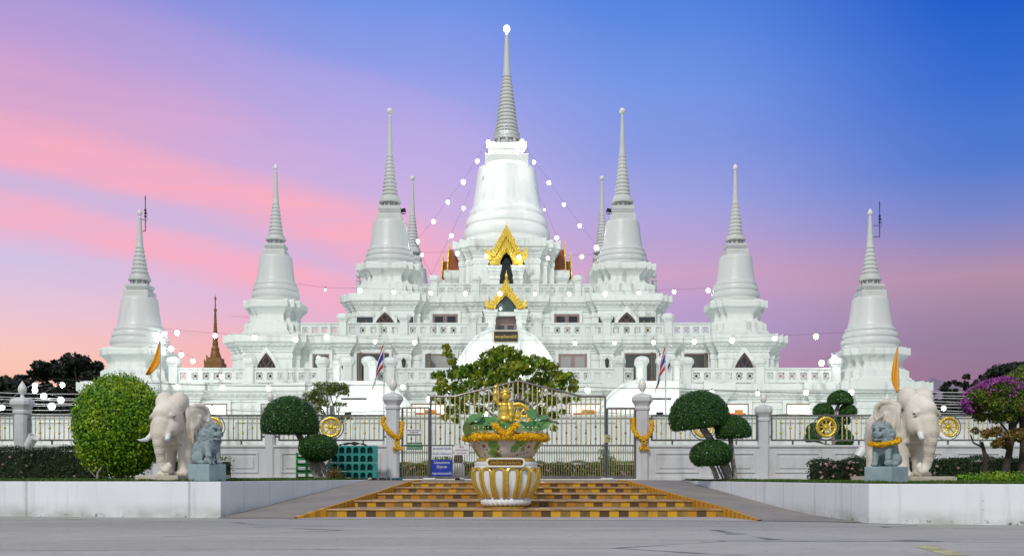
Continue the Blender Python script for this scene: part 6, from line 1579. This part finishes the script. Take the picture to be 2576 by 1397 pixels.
# hedges
def hedge(label, x0, x1, y0, y1, z0, h, dens, leaf, flowers=0, slope=0., fl='petal_pink', size=.065):
    t = thing('hedge', label, 'hedge', ((x0+x1)/2, (y0+y1)/2, z0)); w = (x1-x0)/2; d = (y1-y0)/2
    m = MB(); m.box(-w+.05, w-.05, -d+.05, d-.05, 0, h-.06); o = m.build('shade_core', 'core_dark', t); t.rotation_euler = (0, 0, slope)  # solid box core, coloured dark as the shade behind the hedge leaves
    n1 = int(dens*2*w*h); n2 = int(dens*2*w*2*d*1.1); n3 = int(dens*2*d*h)
    wob = lambda x: .04*np.sin(x*3.1)+.03*np.sin(x*7.7+1)
    A = np.stack([rng.uniform(-w, w, n1), np.full(n1, -d)+rng.normal(0, .05, n1), rng.uniform(0, h, n1)], 1)
    xb = rng.uniform(-w, w, n2); B = np.stack([xb, rng.uniform(-d, d, n2), np.full(n2, h)+rng.normal(0, .035, n2)+wob(xb)], 1)
    C1 = np.stack([np.where(rng.random(n3) < .5, -w, w)+rng.normal(0, .04, n3), rng.uniform(-d, d, n3), rng.uniform(0, h, n3)], 1)
    N_ = np.concatenate([np.tile([0, -1., .3], (n1, 1)), np.tile([0, 0, 1.], (n2, 1)), np.tile([0, -.5, .3], (n3, 1))])
    quads_mesh('foliage', leaf_quads(np.concatenate([A, B, C1]), N_, size, .5, .8), leaf, t)
    if flowers:
        m = [];
        for i in range(flowers):
            c = np.array((rng.uniform(-w, w), -d-.05, rng.uniform(.1, h*.95))); p, nn = sphere_pts(26, c, (.04,)*3, shell=(.4, 1)); m.append(leaf_quads(p, nn, .042, .8, .5))
        quads_mesh('blossoms', np.concatenate(m), fl, t)
    return t
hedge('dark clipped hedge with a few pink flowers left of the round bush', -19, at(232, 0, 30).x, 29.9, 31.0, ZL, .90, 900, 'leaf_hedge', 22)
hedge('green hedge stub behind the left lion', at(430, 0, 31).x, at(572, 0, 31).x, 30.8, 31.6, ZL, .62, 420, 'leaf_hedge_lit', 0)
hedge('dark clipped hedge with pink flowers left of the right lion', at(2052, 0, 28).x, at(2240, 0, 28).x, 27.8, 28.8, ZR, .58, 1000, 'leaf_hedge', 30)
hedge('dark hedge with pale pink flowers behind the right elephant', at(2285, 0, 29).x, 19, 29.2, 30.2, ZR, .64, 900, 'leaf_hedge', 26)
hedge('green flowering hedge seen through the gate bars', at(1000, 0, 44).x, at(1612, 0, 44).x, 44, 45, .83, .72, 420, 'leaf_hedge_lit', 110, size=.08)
for px, h, w in ((1122, 1.05, .5), (1098, .9, .4), (1520, 1.3, .5), (1538, .9, .45), (1085, .75, .35)):
    p = at(px, 0, 43.4); t = thing('shrub', f'slim upright yellow-green shrub behind the gate, {"left" if px < 1300 else "right"} part', 'shrub', (p.x, 43.4, .83), 0, 'slim shrubs behind the gate')
    t['label'] = {1122: 'tall slim shrub behind the small green sign', 1098: 'slim shrub behind the left bars of the main gate leaf', 1520: 'tall slim yellow-green shrub behind the gate latch', 1538: 'slim shrub just right of the gate latch', 1085: 'low slim shrub left of the tall one behind the gate'}[px]
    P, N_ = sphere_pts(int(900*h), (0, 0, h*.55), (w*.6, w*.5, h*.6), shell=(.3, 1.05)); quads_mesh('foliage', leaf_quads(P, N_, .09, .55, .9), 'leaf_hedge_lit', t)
    m = MB(); limb_tree(m, (0, 0, 0), [(random.uniform(-.2, .2), 0, h*random.uniform(.7, 1.1)) for _ in range(4)], .02, wig=.05); m.build('stem', 'bark_dark', t)
# bougainvillea
gY = 25.2; kk = gY/F; base = at(2500, 1195, gY); bg = thing('bougainvillea', 'bougainvillea tree with purple bracts over its crown at the right edge', 'tree', (base.x, gY, ZR))
cl = []
for px, py, rr in [(2440, 1000, 24), (2470, 985, 24), (2505, 980, 26), (2540, 985, 26), (2570, 1000, 26), (2445, 1025, 22), (2480, 1018, 26), (2520, 1015, 28), (2555, 1025, 26), (2425, 1015, 12), (2465, 1045, 18), (2500, 1048, 20), (2535, 1050, 18), (2580, 1040, 24), (2600, 1010, 26)]:
    p = at(px, py, gY); cl.append(((p.x-base.x, random.uniform(-.5, .5), p.z-ZR), rr*kk*1.12))
quads_mesh('foliage', clump_leaves(cl, 14000, .065, .6, .9), 'leaf_boug', bg)
cl2 = []
for px, py, rr in [(2452, 1082, 12), (2470, 1090, 16), (2495, 1085, 18), (2520, 1095, 18), (2505, 1110, 16), (2480, 1118, 14), (2540, 1100, 18), (2560, 1085, 16), (2530, 1120, 12), (2575, 1110, 16)]:
    p = at(px, py, gY); cl2.append(((p.x-base.x, random.uniform(-.4, .3)-.2, p.z-ZR), rr*kk))
quads_mesh('rusty_foliage', clump_leaves(cl2, 11000, .065, .6, .9), 'leaf_rust', bg)
P = []; N_ = []
for px, py, sx, sy, n in [(2416, 1018, 6, 16, 300), (2430, 992, 10, 9, 320), (2455, 974, 15, 6, 320), (2480, 963, 17, 5, 330), (2510, 957, 20, 5, 380), (2535, 966, 12, 5, 150), (2560, 975, 14, 7, 160), (2424, 1038, 6, 8, 120), (2528, 990, 20, 10, 90), (2470, 990, 20, 10, 70)]:
    p = at(px, py, gY); d = rng.normal(0, .55, (n, 3)); d = d[:int(n*.6)]; n = len(d); q = np.array((p.x-base.x, -.25, p.z-ZR+.02))+d*np.array((sx*kk, .35, sy*kk)); P.append(q); N_.append(np.tile([0, -.6, .7], (n, 1)))
quads_mesh('purple_bracts', leaf_quads(np.concatenate(P), np.concatenate(N_), .055, .85, .8), 'bract_purple', bg)
m = MB()
for pts, r0, r1 in [([(2530, 1203), (2540, 1150), (2548, 1100), (2545, 1040)], .10, .06), ([(2478, 1203), (2482, 1150), (2475, 1110)], .075, .04), ([(2480, 1125), (2452, 1112), (2445, 1092)], .028, .018), ([(2530, 1120), (2560, 1060), (2555, 1020)], .05, .03), ([(2545, 1060), (2510, 1030), (2480, 1010)], .045, .02), ([(2520, 1203), (2500, 1165), (2485, 1140)], .03, .02), ([(2575, 1203), (2580, 1120), (2575, 1040)], .12, .07), ([(2545, 1090), (2520, 1060)], .03, .02)]:
    w = [at(a, b, gY) for a, b in pts]; m.tube([(p.x-base.x+random.uniform(-.02, .02), .1, p.z-ZR) for p in w], [r0+(r1-r0)*i/(len(w)-1) for i in range(len(w))], 8)
m.build('trunk', 'bark_dark', bg)
p = at(2568, 960, 26.5); t = thing('shrub', 'yellow-green leafy crown at the right edge behind the bougainvillea', 'shrub', (p.x, 26.5, ZR)); P, N_ = sphere_pts(5200, (.25, 0, p.z-ZR+.05), (.62, .5, .40), shell=(.35, 1.05)); quads_mesh('foliage', leaf_quads(P, N_, .07, .6, .9), 'leaf_hedge_lit', t); m = MB(); limb_tree(m, (.3, 0, 0), [(.1, 0, p.z-ZR), (.5, 0, p.z-ZR), (.3, .1, p.z-ZR-.2)], .06); m.build('stem', 'bark_dark', t)
# grass along the planter edges (uncountable) and small tufts
def grass(name, tris, z, n, hmin, hmax):
    P = []
    A = np.array([abs((b[0]-a[0])*(c[1]-a[1])-(c[0]-a[0])*(b[1]-a[1]))/2 for a, b, c in tris]); A = A/A.sum()
    for (a, b, c), w in zip(tris, A):
        k = int(n*w); u = rng.random((k, 1)); v = rng.random((k, 1)); f = (u+v > 1); u = np.where(f, 1-u, u); v = np.where(f, 1-v, v); P.append(np.array(a)+u*(np.array(b)-np.array(a))+v*(np.array(c)-np.array(a)))
    P = np.concatenate(P); n = len(P); a = rng.uniform(0, 2*PI, n); h = rng.uniform(hmin, hmax, n)*(1+.5*np.sin(P[:, 0]*5)*np.sin(P[:, 0]*1.7)); dx = np.cos(a)*.012; dy = np.sin(a)*.012; lx_ = rng.normal(0, .02, n); ly_ = rng.normal(0, .02, n)
    V = np.empty((n, 4, 3)); V[:, 0] = np.stack([P[:, 0]-dx, P[:, 1]-dy, np.full(n, z)], 1); V[:, 1] = np.stack([P[:, 0]+dx, P[:, 1]+dy, np.full(n, z)], 1); V[:, 2] = np.stack([P[:, 0]+lx_+dx*.3, P[:, 1]+ly_+dy*.3, z+h], 1); V[:, 3] = np.stack([P[:, 0]+lx_-dx*.3, P[:, 1]+ly_-dy*.3, z+h], 1)
    o = quads_mesh(name, V.reshape(-1, 3), 'grass_blade'); tag(o, kind='stuff'); return o
o = grass('grass', [((-17, 26.3), (-7.2, 24.75), (-7.2, 29.9)), ((-17, 26.3), (-7.2, 29.9), (-17, 29.9)), ((-7.1, 24.7), (-5.2, 33.8), (-7.1, 33.8)), ((-11.5, 31), (-5.2, 33.9), (-11.5, 36)), ((-5.2, 33.9), (-5.2, 36), (-11.5, 36))], ZL+.012, 42000, .02, .055); o['label'] = 'short green grass on the left planter'; o['category'] = 'grass'
o = grass('grass', [((7.75, 22.0), (16, 18.8), (16, 29)), ((7.75, 22.0), (16, 29), (7.75, 29)), ((7.7, 22.4), (7.7, 35.8), (5.95, 33.9)), ((5.95, 33.9), (9.5, 33), (9.5, 36)), ((5.95, 33.9), (5.95, 36), (9.5, 36))], ZR+.012, 42000, .02, .055); o['label'] = 'short green grass on the right planter'; o['category'] = 'grass'
p = at(842, 1180, 33.2); t = thing('shrub', 'small rust-tinged plant at the foot of the left topiary', 'shrub', (p.x, 33.2, ZL)); P, N_ = sphere_pts(700, (0, 0, .18), (.28, .25, .26), shell=(.3, 1.05)); quads_mesh('foliage', leaf_quads(P, N_, .08, .3, .9), 'leaf_rust', t)
P, N_ = sphere_pts(1500, (0, 0, .12), (1.1, .3, .16), shell=(.3, 1.05)); p = at(2500, 1195, 24.0); t = thing('shrub', 'low bright green ground shrub under the bougainvillea', 'shrub', (p.x, 23.6, ZR)); quads_mesh('foliage', leaf_quads(P, N_, .07, .4, .9), 'leaf_bush', t)

# ------------------------------------------------------------------ golden spire of another building far behind
gYs = 125.0; kk = gYs/F; sx = at(541.5, 0, gYs).x; zr = at(0, 935, gYs).z
t = thing('golden_spire', 'slender dark golden tiered spire rising behind the left balustrade', 'spire', (sx, gYs, .8))
def sp(pts): return [(r_*kk, at(0, y, gYs).z-.8) for r_, y in pts]
m = MB(); m.box(-2.2, 2.2, -2.2, 2.2, 0, zr-.8-.4); m.build('hall_roof', 'gold_dark', t)
m = MB(); prof = sp([(23, 945), (21.7, 922), (21.7, 913), (18, 911), (17.3, 901), (13, 899)])
m.sweep([(0.01, -.01), (.01, .01), (-.01, .01), (-.01, -.01)], [(r_, z) for r_, z in prof])
for s in (-1, 1):
    for q, yy, hh in ((20.5, 913, 9), (16.5, 901, 8)):
        z = at(0, yy, gYs).z-.8; m.prism([(s*q*kk-.12, z), (s*q*kk+.12, z), (s*(q+1.2)*kk, z+hh*kk)], -q*kk, -q*kk+.2)
m.build('tiered_base', 'gold_dark', t)
m = MB(); m.lathe(sp([(13, 900), (12.3, 894), (11, 886), (9.4, 882), (10, 879), (9.9, 876), (7.6, 872), (6.3, 868), (7.4, 865), (6.9, 862), (5.6, 856), (6.3, 853), (5.2, 848), (5.6, 844), (4.6, 838), (5.0, 834), (4.0, 828), (4.5, 825), (3.6, 819), (4.0, 815), (3.2, 809), (3.6, 805), (2.8, 800)]), (0, 0, 0), 16); m.lathe(sp([(2.8, 800), (3.2, 797), (2.4, 784), (3.9, 780), (3.6, 778), (1.9, 775), (1.4, 758), (1.2, 755), (2.8, 751), (2.4, 748.5), (.5, 744), (.3, 742), (.1, 736)]), (0, 0, 0), 12); m.build('finial_shaft', 'gold_dark', t)
# ------------------------------------------------------------------ strings of lamps
bm_ = MB(); bm_.ball((0, 0, 0), 1.0, 14, 10); me_b = bpy.data.meshes.new('bulb'); me_b.from_pydata(bm_.v, [], bm_.f); me_b.polygons.foreach_set('use_smooth', [True]*len(bm_.f)); me_b.materials.append(MATS['bulb_glow'])
me_d = me_b.copy(); me_d.materials[0] = MATS['bulb_dim']
LD = bpy.data.lights.new('lamp_light', 'POINT'); LD.energy = 25; LD.shadow_soft_size = .06; LD.color = (.96, 1., .96)
LDh = LD.copy(); LDh.energy = 340
LDd = LD.copy(); LDd.energy = 12
def string(label, pts, ends=None, r=.165, sag=.0, wire='wire_black', wr=.008, dim=(), first=None):
    """pts: list of (px, py, Y) of the lamps; ends: wire anchor points before and after"""
    W = [at(*p) for p in pts]; o = W[0]
    t = thing('light_string', label, 'string lights', tuple(o), 0, 'strings of white lamps around the temple')
    path = ([at(*ends[0])-o] if ends and ends[0] else [])+[w-o+Vector((0, 0, .16)) for w in W]+([at(*ends[1])-o] if ends and ends[1] else [])
    if len(path) > 1: m = MB(); m.tube(path, wr, 5); m.build('wire', wire, t)
    for k, w in enumerate(W):
        b = bpy.data.objects.new('bulb', me_d if k in dim else me_b); col.objects.link(b); b.parent = t; b.location = w-o; q = r*(1 if k not in dim else .6)*random.uniform(.82, 1.12); b.scale = (q, q, q)
    for k, w in enumerate(W):
        l = bpy.data.objects.new('lamp_light', (LDh if first and k == 0 else LD) if k not in dim else LDd); col.objects.link(l); l.parent = t; l.location = w-o+Vector((0, -.03, -r-.07))
    m = MB()
    for w in W: d = w-o; m.tube([(d.x, d.y, d.z+r*.8), (d.x, d.y, d.z+r*.8+.09)], .035, 6)
    m.build('sockets', 'iron_black', t)
    return t
def row(y0, Y, items): return [(px, py, Y) for px, py in items]
string('string of lamps across the front of the uppermost terrace balustrade', row(0, 73.0, [(818, 728), (905, 730), (990, 733), (1083, 736), (1170, 737), (1257, 738), (1345, 738), (1431, 738), (1522, 738), (1607, 736), (1695, 733), (1781, 730)]), ((748, 713, 72.6), (1796, 722, 72.6)), dim=(0,))
string('string of lamps along the middle terrace between the outer stupas', row(0, 66.2, [(445, 836), (541, 843), (640, 848), (743, 853), (822, 847), (943, 858), (1043, 860), (1446, 862), (1545, 861), (1643, 860), (1746, 858), (1841, 855), (1948, 850), (2052, 845)]), ((404, 823, 66), (2140, 834, 66)))
string('string of lamps in front of the lowest terrace cornice', row(0, 58.5, [(230, 965), (447, 971), (560, 973), (675, 975), (790, 975), (1013, 972), (1125, 978), (1478, 980), (1790, 986), (1905, 988), (2027, 986), (2141, 985)]), ((120, 950, 58.5), (2330, 980, 58.5)))
string('slanting string of lamps beside the outer left stupa', [(415, 838, 64), (430, 876, 63), (456, 891, 62), (485, 907, 61)], None)
string('slanting string of lamps beside the outer right stupa', [(2125, 882, 64), (2098, 897, 63), (2066, 912, 61)], None)
def slope(lst, Y0, Y1): n = len(lst); return [(px, py, Y0+(Y1-Y0)*i/(n-1)) for i, (px, py) in enumerate(lst)]
string('outer string of lamps falling to the left from the great stupa neck', slope([(1228, 356), (1200, 405), (1165, 457), (1126, 508), (1090, 557), (1051, 606)], 86.2, 80.5), (None, (1030, 634, 80)), r=.19, first=True)
string('outer string of lamps falling to the right from the great stupa neck', slope([(1313, 356), (1343, 408), (1380, 459), (1418, 514), (1458, 567), (1500, 622)], 86.2, 80.5), (None, (1515, 640, 80)), r=.19, first=True)
string('inner string of lamps falling left beside the great bell', slope([(1166, 523), (1135, 592)], 82, 80), ((1190, 455, 85), (1085, 690, 78)), r=.18)
string('inner string of lamps falling right beside the great bell', slope([(1369, 527), (1400, 598)], 82, 80), ((1345, 470, 85), (1440, 700, 78)), r=.17, dim=(0,))
string('level string of lamps across the gilded upper gable', row(0, 81.6, [(1061, 640), (1150, 637), (1222, 643), (1305, 646), (1378, 648), (1463, 645)]), ((1040, 634, 81), (1500, 640, 81)))
string('cluster of lamps on cables at the left picture edge', [(5, 1024, 50), (88, 968, 54), (88, 980, 53), (157, 967, 56), (110, 995, 52), (153, 1005, 55), (130, 1021, 50), (196, 1021, 50)], None, r=.16, wr=.006, wire='wire_pale')
string('lone lamps hung behind the left part of the fence', [(533, 1027, 47), (557, 945, 57), (813, 1028, 46)], None, r=.14, wr=.004, wire='wire_pale')
string('lamps hanging behind the gate bars', [(1078, 1002, 46), (1221, 1040, 44), (1352, 978, 44), (1355, 1038, 44)], None, r=.12, wr=.004, wire='wire_pale')
string('lamps hung behind the right end of the fence', [(2373, 1025, 46), (2512, 1021, 44), (2572, 1029, 44)], None, r=.13, wr=.005, wire='wire_pale', dim=(1,))
string('single lamp hanging on the golden spire', [(541, 843, 110)], None, r=.2)
# bare cables
def cable(label, pts, mat, r=.012, group=None):
    P = [at(*p) for p in pts]; o = P[0]; t = MB(); Q = []
    for a, b in zip(P, P[1:]):
        n = 10; L = (b-a).length
        for i in range(n): q = i/n; v = a.lerp(b, q)-o; v.z -= L*.012*4*q*(1-q); Q.append(v)
    Q.append(P[-1]-o); t.tube(Q, r, 5); c = t.build('cable', mat); c.location = o; tag(c, label, 'cable', group); return c
for k in range(9):
    y0 = 985+k*8.5+random.uniform(-2, 2); cable('pale cable strung level with many others left of the round bush', [(-40, y0, 52+k*.3), (320, y0+random.uniform(-8, 10), 52+k*.3)], 'wire_pale', .016, 'pale cables at the left edge')
    y0 = 985+k*7.5; cable('pale cable fanning out level right of the right elephant', [(2340, y0, 52+k*.3), (2640, y0+random.uniform(-14, 8), 52+k*.3)], 'wire_pale', .018, 'pale cables at the right edge')
cable('dark cable crossing in front of the lowest cornice', [(300, 958, 50), (900, 967, 50), (1290, 962, 50), (1700, 975, 50), (2300, 985, 50)], 'wire_black', .014)
cable('dark cable crossing low over the fence tops', [(560, 1030, 47), (960, 1033, 47), (1500, 1036, 47), (2000, 1040, 47), (2480, 1050, 47)], 'wire_black', .012)
cable('thin dark cable slanting beside the left inner lamp string of the great bell', [(1085, 690, 78), (1040, 600, 80)], 'wire_black', .01)
for px in (1172, 1395):
    p = at(px-3 if px < 1300 else px+8, 1010, 46); q = at(px, 880 if px < 1300 else 928, 46); t = thing('thin_pole', f'thin pale pole standing {"left" if px < 1300 else "right"} of the leafy tree', 'pole', (p.x, 46, .83)); m = MB(); m.tube([(0, 0, 0), (q.x-p.x, 0, q.z-.83)], .02, 6); m.build('shaft', 'steel_white', t)
